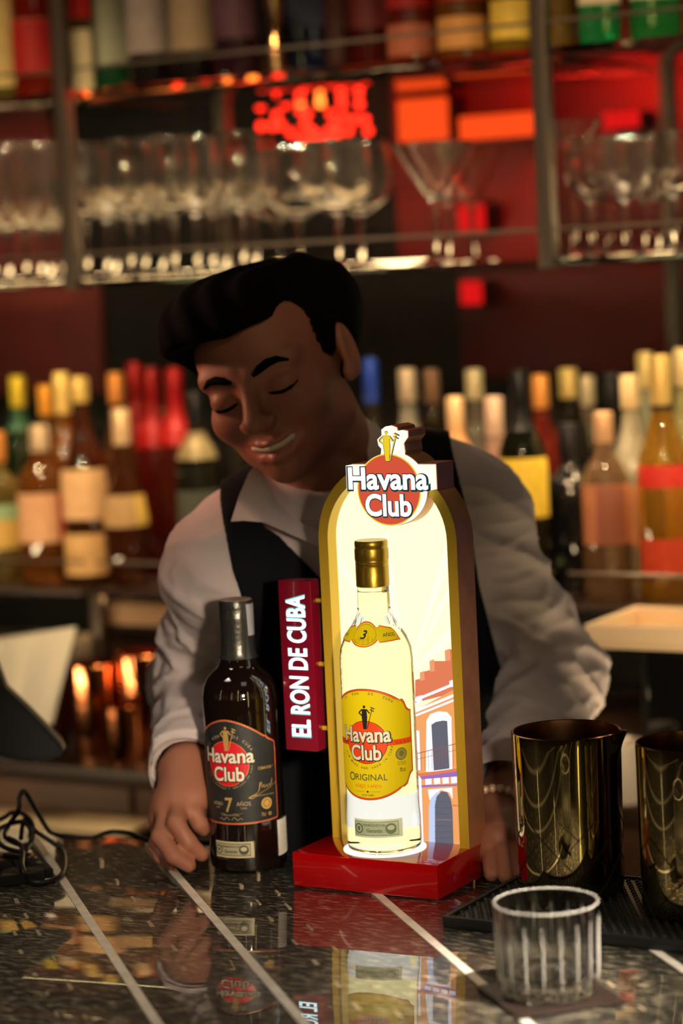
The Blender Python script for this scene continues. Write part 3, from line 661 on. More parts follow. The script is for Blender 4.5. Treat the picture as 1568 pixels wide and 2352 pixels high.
# ================================================================== BAR MAT
mt = thing('bar_mat', 'black rubber bar mat with small round nubs under the mixing glasses', 'bar mat', (-0.79, 2.0, BZ))
M_rub = mat('black_rubber', (0.012, 0.012, 0.012), 0.55, bump=0.05)
MX0, MX1, MY0, MY1 = -1.0145+0.79, 0.22, 1.906-2.0, 2.098-2.0
box('rubber_sheet', (MX0, MY0, 0.0002), (MX1, MY1, 0.0075), M_rub, mt, 0.001)
for nm, lo, hi in (('rim', (MX0, MY0, 0.0075), (MX1, MY0+0.004, 0.0108)), ('rim', (MX0, MY1-0.004, 0.0075), (MX1, MY1, 0.0108)), ('rim', (MX0, MY0+0.004, 0.0075), (MX0+0.004, MY1-0.004, 0.0108)), ('rim', (MX1-0.004, MY0+0.004, 0.0075), (MX1, MY1-0.004, 0.0108))):
    box(nm, lo, hi, M_rub, mt)
nv, nf = lathe_vf([(0.0026, 0), (0.0022, 0.0024), (0.0010, 0.003), (0, 0.003)], 8)
parts = []; i = 0; y = MY0+0.008
while y < MY1-0.006:
    x = MX0+0.008+(0.0047 if i % 2 else 0)
    while x < MX1-0.006:
        parts.append(([(a+x, b+y, c+0.0075) for a, b, c in nv], nf)); x += 0.0094
    y += 0.0082; i += 1
V, F = merge(parts); tag(obj('rubber_nubs', V, F, M_rub, mt, True, 60), kind='stuff')

# ================================================================== ROCKS GLASS ON ITS COASTER
co = thing('coaster', 'thin dark brown square coaster under the cut whisky glass', 'coaster', (-0.8363, 1.7526, BZ+0.0006), radians(47))
box('pad', (-0.047, -0.047, 0), (0.047, 0.047, 0.0028), mat('dark_brown_leather', (0.02, 0.011, 0.007), 0.5, bump=0.2, bump_scale=300), co, 0.001)
box('stitched_edge', (-0.0445, -0.0445, 0.0028), (0.0445, 0.0445, 0.0032), mat('dark_brown_leather_top', (0.018, 0.010, 0.007), 0.45, bump=0.2, bump_scale=300), co, 0.0003)
rg = thing('rocks_glass', 'clear cut-glass whisky tumbler with fluted sides on a coaster', 'glass', (-0.8363, 1.7526, BZ+0.0040), radians(10))
NF = 18
def flute(r, z, a):
    if z > 0.066: return r, z
    k = min(1, (0.066-z)/0.01)
    return r-0.0021*k*abs(sin(a*NF/2))**0.7, z
def facet(r, z, a):
    k = math.cos(round(a*NF/2/pi)*pi*2/NF-a)
    return r*(0.985+0.03*abs(sin(a*NF))), z+0.0035*abs(sin(a*NF/2))
H = 0.0765
prof = [(0, 0.005), (0.018, 0.0045), (0.030, 0.0022), (0.0345, 0.0), (0.0385, 0.0015), (0.0408, 0.006), (0.0413, 0.012), (0.0418, 0.022), (0.0420, 0.035), (0.0424, 0.05), (0.0428, 0.062), (0.0431, 0.068), (0.0431, H-0.0006), (0.0426, H), (0.0418, H-0.0004),
        (0.0412, 0.068), (0.0405, 0.055), (0.0398, 0.035), (0.0390, 0.024), (0.0365, 0.0185), (0.028, 0.0170), (0.015, 0.0182), (0, 0.0175)]
def rfn(r, z, a):
    if z > 0.066 or r < 0.036: return (r*(1+0.02*sin(a*11)), z+0.0012*sin(a*7+r*300)) if z < 0.02 and r > 0.01 else (r, z)
    if r > 0.0405 or z < 0.013: return flute(r, z, a)
    return r, z
V, F = lathe_vf(prof, NF*10, rfn); obj('glass_body', V, F, glass('clear_cut_glass', (1.0, 1.0, 0.99), 0.0, 1.52, 1.0), rg, True, 28)
M_glint = mat('whitish_glint_edge', (0.95, 0.92, 0.84), 0.15, trans=0.55, ior=1.3, coat=0.5)  # whitish ridges and rim ring stand in for bright highlights on the glass
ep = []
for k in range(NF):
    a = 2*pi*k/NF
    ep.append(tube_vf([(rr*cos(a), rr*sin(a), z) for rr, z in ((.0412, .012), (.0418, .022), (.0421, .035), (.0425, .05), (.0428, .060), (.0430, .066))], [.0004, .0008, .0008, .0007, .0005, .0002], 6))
V, F = merge(ep); obj('glint_ridges', V, F, M_glint, rg, True, 60)
V, F = tube_vf([(.0425*cos(a), .0425*sin(a), H) for a in [2*pi*i/96 for i in range(97)]], .0007, 8, False); obj('rim', V, F, M_glint, rg, True, 180)
parts = []
random.seed(5)
for k in range(26):                                        # cut stars in the thick foot
    a = 2*pi*k/26; r = random.uniform(0.018, 0.036); s = random.uniform(0.002, 0.0042)
    v = [np.array([0, 0, 1]), np.array([0, 0, -1]), np.array([1, 0, 0]), np.array([-1, 0, 0]), np.array([0, 1, 0]), np.array([0, -1, 0])]
    rot = Matrix.Rotation(random.random()*3, 3, (random.random(), random.random(), 1))
    parts.append(([tuple(np.array(rot @ Vector(q))*s+np.array([r*cos(a), r*sin(a), 0.0108+random.uniform(-.002, .002)])) for q in v], [(0, 2, 4), (0, 4, 3), (0, 3, 5), (0, 5, 2), (1, 4, 2), (1, 3, 4), (1, 5, 3), (1, 2, 5)]))
V, F = merge(parts); obj('cut_foot_facets', V, F, mat('cut_facet_glass', (1.0, 0.95, 0.85), 0.08, trans=0.6, ior=1.3, coat=0.6), rg)

# ================================================================== LEFT: TABLET, CABLE, MONITOR
M_blackgloss = mat('black_gloss', (0.008, 0.008, 0.009), 0.12, coat=0.6)
M_blackmatt = mat('black_matt', (0.008, 0.008, 0.010), 0.6)
tb = thing('tablet', 'flat glossy black tablet lying on the bar under the tangled cable', 'tablet', (-1.590, 1.900, BZ+0.0006), radians(-42))
ta = np.array(onz(127, 1997, BZ+0.012)); rel = ta-np.array([-1.590, 1.900, 0]); ca, sa = cos(radians(42)), sin(radians(42))
cx_, cy_ = rel[0]*ca-rel[1]*sa, rel[0]*sa+rel[1]*ca
bm = bmesh.new(); box_bm(bm, (cx_-0.15, cy_-0.105, 0), (cx_, cy_, 0.0105))
bmesh.ops.bevel(bm, geom=[e for e in bm.edges if abs(e.verts[0].co.z-e.verts[1].co.z) > 0.005], offset=0.011, segments=5, affect='EDGES')
bmesh.ops.bevel(bm, geom=[e for e in bm.edges if abs(e.verts[0].co.z-e.verts[1].co.z) < 0.0005], offset=0.0012, segments=2, affect='EDGES')
bobj('case', bm, M_blackmatt, tb, True, 40)
box('screen', (cx_-0.144, cy_-0.099, 0.0104), (cx_-0.006, cy_-0.006, 0.0109), M_blackgloss, tb, 0.0002)
def zpt(u, v, z): return onz(u, v, BZ+z)
def cz(pts): return [zpt(u, v, z) for u, v, z in pts]
cable1 = spline(cz([(-60, 1905, .016), (5, 1880, .02), (25, 1868, .022), (50, 1868, .03), (70, 1885, .035), (76, 1905, .03), (70, 1935, .018), (55, 1955, .016), (20, 1950, .016), (0, 1938, .018), (-6, 1915, .022), (5, 1900, .024), (40, 1888, .03), (62, 1893, .032), (72, 1915, .025), (68, 1940, .016), (45, 1940, .017), (12, 1922, .018), (20, 1895, .026), (42, 1862, .05), (45, 1832, .062), (53, 1817, .066), (64, 1828, .06), (85, 1865, .035), (110, 1905, .012), (125, 1915, .0035), (150, 1922, .003), (210, 1924, .003), (240, 1914, .003), (262, 1910, .003), (300, 1914, .003), (330, 1926, .003), (375, 1930, .003), (430, 1934, .003), (480, 1937, .003)]), 7)
cable2 = spline(cz([(20, 1925, .020), (45, 1938, .018), (52, 1960, .016), (50, 1985, .015), (55, 2003, .013), (63, 2022, .0035), (85, 2028, .003), (115, 2024, .003), (140, 2010, .003), (148, 1990, .003), (148, 1968, .003), (140, 1950, .004), (120, 1935, .010), (95, 1918, .018), (78, 1905, .026), (60, 1880, .032), (52, 1895, .03), (48, 1925, .022)]), 7)
M_cab = mat('black_cable_rubber', (0.010, 0.009, 0.008), 0.45)
cb = thing('charging_cable', 'tangled black charging cable looping along the far edge of the bar', 'cable', (-1.5, 2.0, BZ))
for nm, pts in (('cord', cable1), ('cord', cable2)):
    tube(nm, [p-np.array([-1.5, 2.0, BZ]) for p in pts], 0.0026, M_cab, cb, 10)
# monitor on a pole, its lower corner reaches into view
mo = thing('monitor', 'black tilted monitor whose rounded lower corner enters at the left edge', 'monitor', tuple(onz(-330, 1965, BZ)))
MO = np.array(mo.location)
mp_ = [(-330, 1235), (-30, 1560-90), (12, 1580), (60, 1626), (105, 1672), (138, 1706), (146, 1724), (140, 1738), (120, 1745), (70, 1752), (40, 1749), (0, 1738), (-330, 1660)]
bm = bmesh.new(); vs = [bm.verts.new(at(u, v, 2.72)-MO) for u, v in mp_]; f = bm.faces.new(vs)
r = bmesh.ops.extrude_face_region(bm, geom=[f]); bmesh.ops.translate(bm, verts=[g for g in r['geom'] if isinstance(g, bmesh.types.BMVert)], vec=tuple(cH*0.028))
bmesh.ops.bevel(bm, geom=[e for e in bm.edges if e.is_manifold and e.calc_face_angle(0) > 1.2], offset=0.004, segments=3, affect='EDGES')
bobj('casing', bm, M_blackmatt, mo, True, 40)
tube('pole', [(0, 0, 0.004), (0, 0, 0.12), at(-200, 1560, 2.75)-MO], 0.012, M_blackmatt, mo, 12)
lathe('foot', [(0, 0.0005), (0.06, 0.0005), (0.06, 0.004), (0.055, 0.007), (0, 0.008)], M_blackmatt, mo, 32)

# ================================================================== BACK BAR
SHY = 2.95
M_post = mat('brushed_steel_post', (0.22, 0.18, 0.145), 0.35, metal=0.85, bump=0.05, bump_scale=60, stretch=(1, 1, 0.05))
M_shelf = glass('green_edged_shelf_glass', (0.62, 0.80, 0.70), 0.02, 1.5)
M_brown = mat('brown_cabinet_wood', (0.15, 0.072, 0.042), 0.5, var=0.2, var_scale=8, stretch=(1, 1, 6))
M_darkwood = mat('dark_counter_wood', (0.035, 0.018, 0.012), 0.4, var=0.3, var_scale=10)
bc = thing('back_counter', 'brown wooden back counter running along the rear of the bar', 'counter', (-1.75, 3.1, 0))
def bl_(p): return (p[0]+1.75, p[1]-3.1, p[2])
box('worktop', bl_((-3.0, 2.80, 0.972)), bl_((-0.55, 3.56, 1.0)), M_darkwood, bc, 0.003)
box('cabinet_body', bl_((-2.98, 2.86, 0.10)), bl_((-0.57, 3.56, 0.972)), M_darkwood, bc)
for k in range(5): box('cabinet_door', bl_((-2.97+k*0.48, 2.840, 0.93-0.80)), bl_((-2.97+k*0.48+0.472, 2.862, 0.965)), M_brown, bc, 0.003)
box('plinth', bl_((-2.98, 2.90, 0.0)), bl_((-0.57, 3.5, 0.10)), M_darkwood, bc)
# cream service ledge in front of the cabinet
la, lb = ony(-60, 1878, 2.80), ony(338, 1898, 2.80)
sl = thing('service_ledge', 'pale cream ledge low on the brown back counter behind the cable', 'ledge', ((la[0]+lb[0])/2, 2.80, 0.897))
hw = (lb[0]-la[0])/2
box('board', (-hw, -0.06, 0.014), (hw, 0.038, 0.028), mat('cream_laminate', (0.95, 0.74, 0.48), 0.4, var=0.1), sl, 0.003)
for s in (-1, 1): box('bracket', (s*hw*0.7-0.01, -0.03, -0.05), (s*hw*0.7+0.01, 0.038, 0.012), M_darkwood, sl)

sh = thing('shelving_unit', 'steel and glass back bar shelving unit with guard rails', 'shelf', (-1.75, 3.1, 1.0))
def sl_(p): return (p[0]+1.75, p[1]-3.1, p[2]-1.0)
PX = (-2.93, -2.1535, -1.3715, -0.62)
for x in PX:
    for y in (2.962, 3.40):
        box('post', sl_((x-0.011, y-0.011, 1.690 if y < 3 else 1.0005)), sl_((x+0.011, y+0.011, 2.45)), M_post, sh, 0.002)
for u in (225, 1010):                      # short legs below the bottle shelf
    x = ony(u, 1430, 2.97)[0]; box('leg', sl_((x-0.009, 2.961, 1.0005)), sl_((x+0.009, 2.979, 1.2265)), M_post, sh, 0.002)
Z1, Z2, Z3 = 1.236, 1.702, 1.980
for z, m in ((Z1, M_darkwood), (Z2, M_shelf), (Z3, M_shelf)):
    for a, b in zip(PX[:-1], PX[1:]):
        box('shelf_board', sl_((a+0.012, SHY, z-0.009)), sl_((b-0.012, 3.42, z)), m, sh, 0.001)
M_strip = glow('warm_shelf_led', (1.0, 0.70, 0.34), 8.0)
for a, b in ((PX[0]+.02, PX[1]-.02), (PX[1]+.02, PX[1]+.36), (PX[2]+.02, PX[3]-.02)):
    box('led_strip', sl_((a, 3.410, Z2+0.0005)), sl_((b, 3.418, Z2+0.006)), M_strip, sh)
for z in (1.277, 1.741, 2.014):
    for a, b in zip(PX[:-1], PX[1:]):
        tube('guard_rail', [sl_((a+0.011, 2.962, z)), sl_((b-0.011, 2.962, z))], 0.0024, M_post, sh, 10)

# ---------- bottles of the back bar
def secf(p):
    def fn(r, z, a):
        k = (abs(cos(a))**p+abs(sin(a))**p)**(-1.0/p); return r*min(k, 1.25), z
    return fn
SHAPES = {  # (r, z) of body/shoulder/neck as fractions of radius and height
    'round': [(0.92, 0), (1, 0.02), (1, 0.58), (0.93, 0.65), (0.70, 0.72), (0.42, 0.77), (0.36, 0.82), (0.34, 0.90)],
    'tall': [(0.92, 0), (1, 0.015), (1, 0.50), (0.90, 0.58), (0.60, 0.68), (0.40, 0.76), (0.36, 0.82), (0.35, 0.91)],
    'squat': [(0.90, 0), (1, 0.03), (1, 0.55), (0.95, 0.63), (0.75, 0.69), (0.40, 0.73), (0.34, 0.78), (0.33, 0.86)],
    'bulb': [(0.70, 0), (0.85, 0.03), (1, 0.20), (1, 0.38), (0.85, 0.52), (0.50, 0.62), (0.36, 0.68), (0.34, 0.86)],
    'slim': [(0.95, 0), (1, 0.01), (1, 0.62), (0.85, 0.70), (0.55, 0.77), (0.45, 0.82), (0.42, 0.92)]}
PLACED = {}
def settle(u, vv, z, y, r):
    """nearest free depth on the shelf for a thing of radius r, so that nothing overlaps"""
    P = PLACED.setdefault(z, [(px, py, .013) for px in PX for py in ((3.40,) if z == Z1 else (2.962, 3.40))] if z in (Z1, Z2, Z3) else [])
    best = None
    for k in range(0, 240):
        yy = y+(k//2)*0.004*(1 if k % 2 else -1)
        if yy < 2.969+r or yy > 3.415-r: continue
        x = ony(u, vv, yy)[0]
        pen = sum(max(0, min(r+q[2]+.001-abs(x-q[0]), r+q[2]+.001-abs(yy-q[1]))) for q in P)
        if best is None or pen < best[0]-1e-6: best = (pen, x, yy)
        if pen <= 0: break
    P.append((best[1], best[2], r)); return best[1], best[2]
def lab_grid(a0, a1, z0, z1, n, R, fn, eps, m=8):
    V, F = [], []
    for i in range(n+1):
        a = a0+(a1-a0)*i/n-pi/2
        for j in range(m+1):
            z = z0+(z1-z0)*j/m; rr = R(z)+eps
            if fn: rr = fn(rr, 0, a)[0]
            V.append((rr*cos(a), rr*sin(a), z))
    w = m+1
    for i in range(n):
        for j in range(m): F.append((i*w+j, (i+1)*w+j, (i+1)*w+j+1, i*w+j+1))
    return V, F
def bg_bottle(label, u, z, y, r, h, shape, gcol, cap, lab=None, lab2=None, sq=None, group=None, solid=0.16, capfrac=None, neck=None, rz=None):
    """u: where along the shelf it stands (column in the photo), y: how far back on the shelf"""
    vv = {Z1: 1340, Z2: 620, Z3: 150}.get(z, 1600)
    x, y = settle(u, vv, z, y, r*(1.2 if sq else 1.0))
    t = thing('bottle', label, 'bottle', (x, y, z+0.0005), radians(30) if rz is None else rz, group)
    S = SHAPES[shape]; P = [(a*r, b*h) for a, b in S]
    fn = secf(sq) if sq else None
    g = mat('bottle_glass_%.2f_%.2f_%.2f_%.1f' % (*gcol, solid), gcol, 0.04, trans=1-solid, ior=1.40, spec=0.6, coat=0.7, coat_rough=0.05)
    lathe('body', [(0, 0.004)]+P+[(0, S[-1][1]*h)], g, t, 32, fn, angle=50)
    ztop = S[-1][1]*h; rc = S[-1][0]*r*1.12
    cm = mat('cap_%.2f_%.2f_%.2f' % cap, cap, 0.30, metal=0.4)
    zc0 = h*(capfrac or (S[-1][1]-0.06))
    prof = [(0, zc0), (rc, zc0), (rc*1.02, h*0.99), (rc*0.9, h), (0, h)]
    lathe('cap', prof, cm, t, 24, angle=40)
    R = prof_radius(P)
    for nm, L in (('label', lab), ('label', lab2)):
        if not L: continue
        col, z0, z1 = L[0], L[1], L[2]; n = 24; a0, a1 = -1.25, 1.25
        V, F = lab_grid(a0, a1, z0*h, z1*h, n, R, fn, .0006)
        lo = obj(nm, V, F, mat('paper_%.2f_%.2f_%.2f' % col, col, 0.55, var=0.12, var_scale=90), t, True, 60)
        if len(L) > 3:
            c2, f0, f1 = L[3], L[4], L[5]
            V2, F2 = lab_grid(a0+(a1-a0)*f0, a0+(a1-a0)*f1, z0*h+.001, z1*h-.001, n, R, fn, .0010)
            obj('label_band', V2, F2, mat('paper_%.2f_%.2f_%.2f' % c2, c2, 0.55), lo, True, 60)
    if neck:
        col, z0, z1 = neck
        lathe('neck_sleeve', [(R(z0*h+(z1*h-z0*h)*i/8)+0.0006, z0*h+(z1*h-z0*h)*i/8) for i in range(9)], mat('sleeve_%.2f_%.2f_%.2f' % col, col, 0.35, metal=0.2), t, 24, angle=60)
    return t
GOLD, BLK, RED, ORG, CRM = (0.78, 0.52, 0.16), (0.012, 0.012, 0.014), (0.30, 0.004, 0.006), (0.80, 0.32, 0.08), (0.72, 0.56, 0.36)
AMB, DAMB, GRN, CLR, DRK = (0.55, 0.20, 0.03), (0.22, 0.06, 0.015), (0.05, 0.30, 0.08), (0.85, 0.80, 0.70), (0.02, 0.014, 0.014)
GT = 'bottles on the upper glass shelf'
YT = 3.05
bg_bottle('pale bottle with yellow label at the far left of the upper shelf', 5, Z3, YT, .036, .30, 'round', (.70, .60, .10), GOLD, ((.85, .66, .25), .08, .55), group=GT)
bg_bottle('red-based bottle with peach label beside the left metal post, upper shelf', 82, Z3, YT+.02, .034, .30, 'round', (.55, .03, .01), RED, ((.75, .42, .22), .12, .40, (.5, .02, .02), .0, 1), group=GT, solid=.3)
bg_bottle('slim bottle with cream label just right of the left post, upper shelf', 188, Z3, YT-.03, .019, .28, 'slim', (.5, .25, .08), RED, ((.85, .74, .45), .02, .34), ((.6, .01, .01), .40, .55), group=GT)
bg_bottle('green bottle with pale grey-green label on the upper shelf', 253, Z3, YT, .034, .31, 'round', (.02, .12, .04), BLK, ((.42, .45, .33), .14, .52), group=GT, solid=.5)
bg_bottle('dark bottle with grey-lilac label, middle of three pale labels above', 345, Z3, YT, .034, .31, 'round', DRK, BLK, ((.40, .34, .32), .17, .52), group=GT, solid=.5)
bg_bottle('dark bottle with tan label, third of the pale labels above', 445, Z3, YT, .034, .31, 'round', DRK, BLK, ((.40, .30, .19), .16, .52), group=GT, solid=.5)
bg_bottle('dark plum bottle above the person, left of the brass jigger', 545, Z3, YT, .034, .31, 'tall', (.10, .025, .05), (.3, .1, .1), ((.12, .05, .08), .2, .5), group=GT, solid=.3)
bg_bottle('navy black square bottle right of the brass jigger', 712, Z3, YT+.08, .034, .30, 'squat', (.012, .016, .04), BLK, ((.02, .03, .07), .25, .5), sq=6, group=GT, solid=.6)
bg_bottle('slim rose bottle right of the navy square bottle', 775, Z3, YT, .016, .30, 'slim', (.30, .12, .10), (.4, .2, .2), group=GT)
bg_bottle('dark maroon bottle on the upper shelf above the bead lamp', 850, Z3, YT+.03, .032, .31, 'round', (.20, .015, .012), RED, ((.15, .02, .02), .2, .5), group=GT, solid=.3)
bg_bottle('red-brown bottle on the upper shelf above the martini glasses', 945, Z3, YT, .034, .31, 'round', (.35, .03, .015), RED, ((.42, .12, .06), .04, .18), ((.35, .012, .01), .25, .6), group=GT, solid=.3)
bg_bottle('orange-amber bottle on the upper shelf between red and yellow ones', 1062, Z3, YT, .035, .31, 'round', (.75, .26, .03), GOLD, ((.72, .34, .10), .05, .19), ((.40, .03, .01), .26, .6), group=GT)
bg_bottle('yellow bottle left of the right metal post, upper shelf', 1180, Z3, YT, .032, .31, 'round', (.85, .55, .05), GOLD, ((.80, .55, .08), .07, .24), ((.5, .04, .02), .27, .6), group=GT)
bg_bottle('golden bottle right of the right metal post, upper shelf', 1285, Z3, YT, .018, .30, 'slim', (.80, .50, .08), GOLD, group=GT)
bg_bottle('narrow dark red bottle beside the green ones, upper shelf', 1322, Z3, YT+.04, .014, .30, 'slim', (.30, .02, .02), RED, group=GT)
bg_bottle('bright green square bottle, left one of the two green ones', 1378, Z3, YT, .028, .28, 'squat', (.02, .45, .12), GRN, ((.75, .66, .45), .20, .5), sq=6, group=GT, solid=.35)
bg_bottle('bright green square bottle, right one at the picture edge', 1505, Z3, YT, .033, .28, 'squat', (.04, .40, .08), GRN, ((.80, .74, .55), .20, .5), sq=6, group=GT, solid=.35)
# brass jigger
jx = ony(635, 150, YT-.02)[0]
jg = thing('jigger', 'brass hourglass-shaped jigger standing on the upper shelf', 'jigger', (jx, YT-.02, Z3+.0005))
M_brass = mat('brass', (0.75, 0.45, 0.20), 0.22, metal=1.0)
lathe('lower_cup', [(.019, 0), (.0195, .001), (.0165, .03), (.008, .058), (.006, .064)], M_brass, jg, 32)
lathe('upper_cup', [(.006, .064), (.008, .070), (.014, .10), (.017, .125), (.0162, .125), (.013, .10), (0, .075)], M_brass, jg, 32)
lathe('waist_ring', [(.0062, .061), (.0078, .062), (.0078, .066), (.0062, .067)], M_brass, jg, 32)

GL1 = 'bottles left of the bartender'; YL = 3.04
bg_bottle('short bottle with green and yellow label at the far left', 12, Z1, YL-.02, .036, .235, 'squat', (.55, .40, .10), ORG, ((.25, .42, .22), .22, .42, (.75, .50, .12), .0, 1), ((.35, .55, .30), .42, .52), group=GL1)
bg_bottle('dark green bottle with yellow cap in the back row at left', 68, Z1, YL+.12, .034, .315, 'round', (.03, .07, .02), (.85, .62, .05), group=GL1, neck=((.02, .07, .035), .72, .90))
bg_bottle('bottle with small orange cap in the back row at left', 130, Z1, YL+.14, .032, .300, 'round', (.30, .10, .03), (.95, .42, .05), group=GL1)
bg_bottle('whisky bottle with peach label and red stripe at its right', 110, Z1, YL-.03, .0395, .245, 'round', AMB, CRM, ((.80, .45, .24), .27, .58, (.55, .01, .01), .78, 1.0), group=GL1)
bg_bottle('gold-capped bottle behind the red-striped whisky label', 168, Z1, YL+.07, .032, .322, 'tall', AMB, (.90, .66, .20), group=GL1, capfrac=.80)
bg_bottle('gold-capped whisky bottle with two cream labels', 208, Z1, YL-.02, .0365, .318, 'tall', DAMB, (.88, .62, .18), ((.82, .52, .26), .32, .56), ((.80, .50, .20), .05, .25), group=GL1, capfrac=.88)
bg_bottle('brown bottle with orange cap behind the round amber one', 292, Z1, YL+.09, .033, .318, 'tall', (.35, .14, .05), (.85, .34, .08), group=GL1)
bg_bottle('round amber bottle with cream cap and small gold label', 298, Z1, YL-.02, .036, .268, 'bulb', DAMB, (.85, .62, .35), ((.50, .32, .14), .34, .52, (.80, .55, .12), .72, 1.0), group=GL1)
bg_bottle('red-necked bottle nearest the round amber one', 335, Z1, YL+.13, .032, .33, 'round', (.30, .02, .02), RED, group=GL1, neck=(RED, .62, .90))
bg_bottle('red-capped bottle standing between two red-necked ones', 372, Z1, YL+.10, .032, .325, 'round', (.32, .02, .02), RED, group=GL1, neck=(RED, .62, .90))
bg_bottle('red-necked bottle closest to the face of the bartender', 424, Z1, YL+.07, .034, .325, 'round', (.25, .03, .02), RED, group=GL1, neck=(RED, .64, .90))
bg_bottle('amber bottle with dark red label and pale round emblem', 380, Z1, YL-.02, .0385, .250, 'squat', (.30, .05, .01), (.85, .62, .36), ((.20, .012, .012), .08, .50, (.34, .24, .16), .30, .70), group=GL1)
bg_bottle('dark bottle with cream stripe half hidden by the jaw', 468, Z1, YL+.01, .034, .29, 'round', (.05, .05, .03), BLK, ((.06, .07, .05), .25, .5), group=GL1, neck=((.30, .24, .12), .66, .80))
bg_bottle('black bottle behind the sleeve at left', 448, Z1, YL-.04, .030, .21, 'round', DRK, BLK, group=GL1)
GR1 = 'bottles right of the bartender'
bg_bottle('tall bottle with blue cap behind the white collar', 872, Z1, YL+.12, .030, .33, 'tall', (.10, .07, .05), (.02, .05, .35), group=GR1, neck=((.02, .05, .30), .80, .92))
bg_bottle('clear bottle with whitish neck behind the vest strap', 955, Z1, YL+.08, .033, .315, 'tall', CLR, (.5, .38, .28), ((.5, .4, .3), .2, .5), group=GR1, solid=.2)
bg_bottle('dark bottle with brown cap right of the whitish one', 1010, Z1, YL+.12, .033, .31, 'round', (.06, .03, .02), (.2, .1, .06), group=GR1)
bg_bottle('bottle with orange and white neck above the shoulder', 1062, Z1, YL+.04, .033, .275, 'round', (.60, .25, .10), (.85, .55, .30), group=GR1, neck=((.80, .40, .18), .70, .86))
bg_bottle('grey-capped clear bottle above the shoulder', 1108, Z1, YL+.09, .033, .310, 'tall', (.45, .38, .30), (.55, .45, .28), group=GR1, capfrac=.86)
bg_bottle('round pink bottle beside the dark yellow-labelled one', 1150, Z1, YL+.05, .034, .275, 'bulb', (.80, .48, .38), (.8, .55, .42), group=GR1, solid=.5)
bg_bottle('dark bottle with gold-rimmed cap and bright yellow label', 1210, Z1, YL, .035, .315, 'round', (.03, .04, .02), BLK, ((.88, .62, .06), .36, .62), group=GR1, neck=(BLK, .74, .93))
bg_bottle('large black bottle at the edge of the right sleeve', 1318, Z1, YL-.03, .040, .235, 'squat', (.008, .008, .009), BLK, group=GR1, solid=.8)
bg_bottle('red bottle behind the bright yellow label', 1258, Z1, YL+.10, .033, .30, 'round', (.60, .04, .02), ORG, group=GR1)
bg_bottle('slender bottle with gold cap right of the yellow label', 1322, Z1, YL+.12, .030, .305, 'slim', (.06, .045, .03), (.75, .52, .18), group=GR1)
bg_bottle('clear bottle with red and orange label beside the black one', 1398, Z1, YL-.02, .034, .255, 'round', (.50, .30, .16), (.75, .45, .25), ((.55, .20, .10), .30, .62, (.30, .10, .06), .3, .8), group=GR1, solid=.25)
bg_bottle('black-capped dark bottle in the back row at right', 1420, Z1, YL+.11, .032, .30, 'round', (.04, .02, .02), BLK, group=GR1)
bg_bottle('bright clear bottle with long neck left of the red label', 1462, Z1, YL+.01, .034, .300, 'tall', (.90, .82, .62), (.70, .52, .28), ((.55, .25, .12), .22, .50), group=GR1, solid=.25)
bg_bottle('amber bottle with red label at the right edge of the shelf', 1532, Z1, YL-.01, .037, .330, 'tall', (.75, .40, .06), (.80, .55, .18), ((.62, .03, .02), .47, .56), ((.62, .06, .02), .12, .26), group=GR1, capfrac=.80, neck=(BLK, .78, .93))
bg_bottle('clear bottle with cream cap in the back row beside the right post', 1365, Z1, YL+.20, .030, .29, 'tall', (.70, .55, .38), (.75, .6, .4), group=GR1)
bg_bottle('bright clear bottle with gold cap in the back row at right', 1498, Z1, YL+.20, .032, .325, 'round', (.92, .84, .60), (.85, .62, .25), group=GR1, solid=.3)
bg_bottle('pale green clear bottle touching the right photo edge', 1585, Z1, YL+.04, .034, .335, 'tall', (.70, .66, .30), (.7, .55, .3), ((.75, .50, .12), .2, .44), group=GR1, solid=.25)

# ---------- glasses on the middle shelf
M_gl = glass('stemware_glass', (1.0, 0.96, 0.90), 0.05, 1.45, 1.0)
def wine_prof(h, rb, rr, foot, stem, t=0.0011, vee=False):
    """closed profile: foot, stem, outer bowl up to the rim, inner bowl back down"""
    p = [(0, 0.0), (foot, 0.0), (foot, 0.0012), (foot*0.5, 0.0035), (0.0055, 0.008), (0.0038, 0.02), (0.0036, stem-0.012), (0.0055, stem-0.003)]
    hb = h-stem; o, i = [], []
    for k in range(0, 15):
        q = k/14
        if vee: r = 0.006+(rr-0.006)*q
        else:
            r = rb*sin(min(1, q/0.42)*pi/2)**0.75 if q < 0.42 else rb+(rr-rb)*((q-0.42)/0.58)**1.6
            r = max(r, 0.0055)
        o.append((r, stem+hb*q)); i.append((max(r-t, 0.0), stem+0.004+(hb-0.004)*q))
    return p+o+[(rr-t*0.5, h+0.0004)]+i[::-1][0:-1]+[(0, stem+0.005)]
KINDS = {'flute': wine_prof(.215, .026, .022, .030, .075), 'wine': wine_prof(.205, .038, .030, .034, .088), 'balloon': wine_prof(.182, .052, .044, .037, .075),
         'martini': wine_prof(.168, 0, .056, .037, .085, vee=True), 'small': wine_prof(.158, .034, .031, .032, .072), 'coupe': wine_prof(.190, 0, .048, .034, .140, vee=True)}
KME = {}
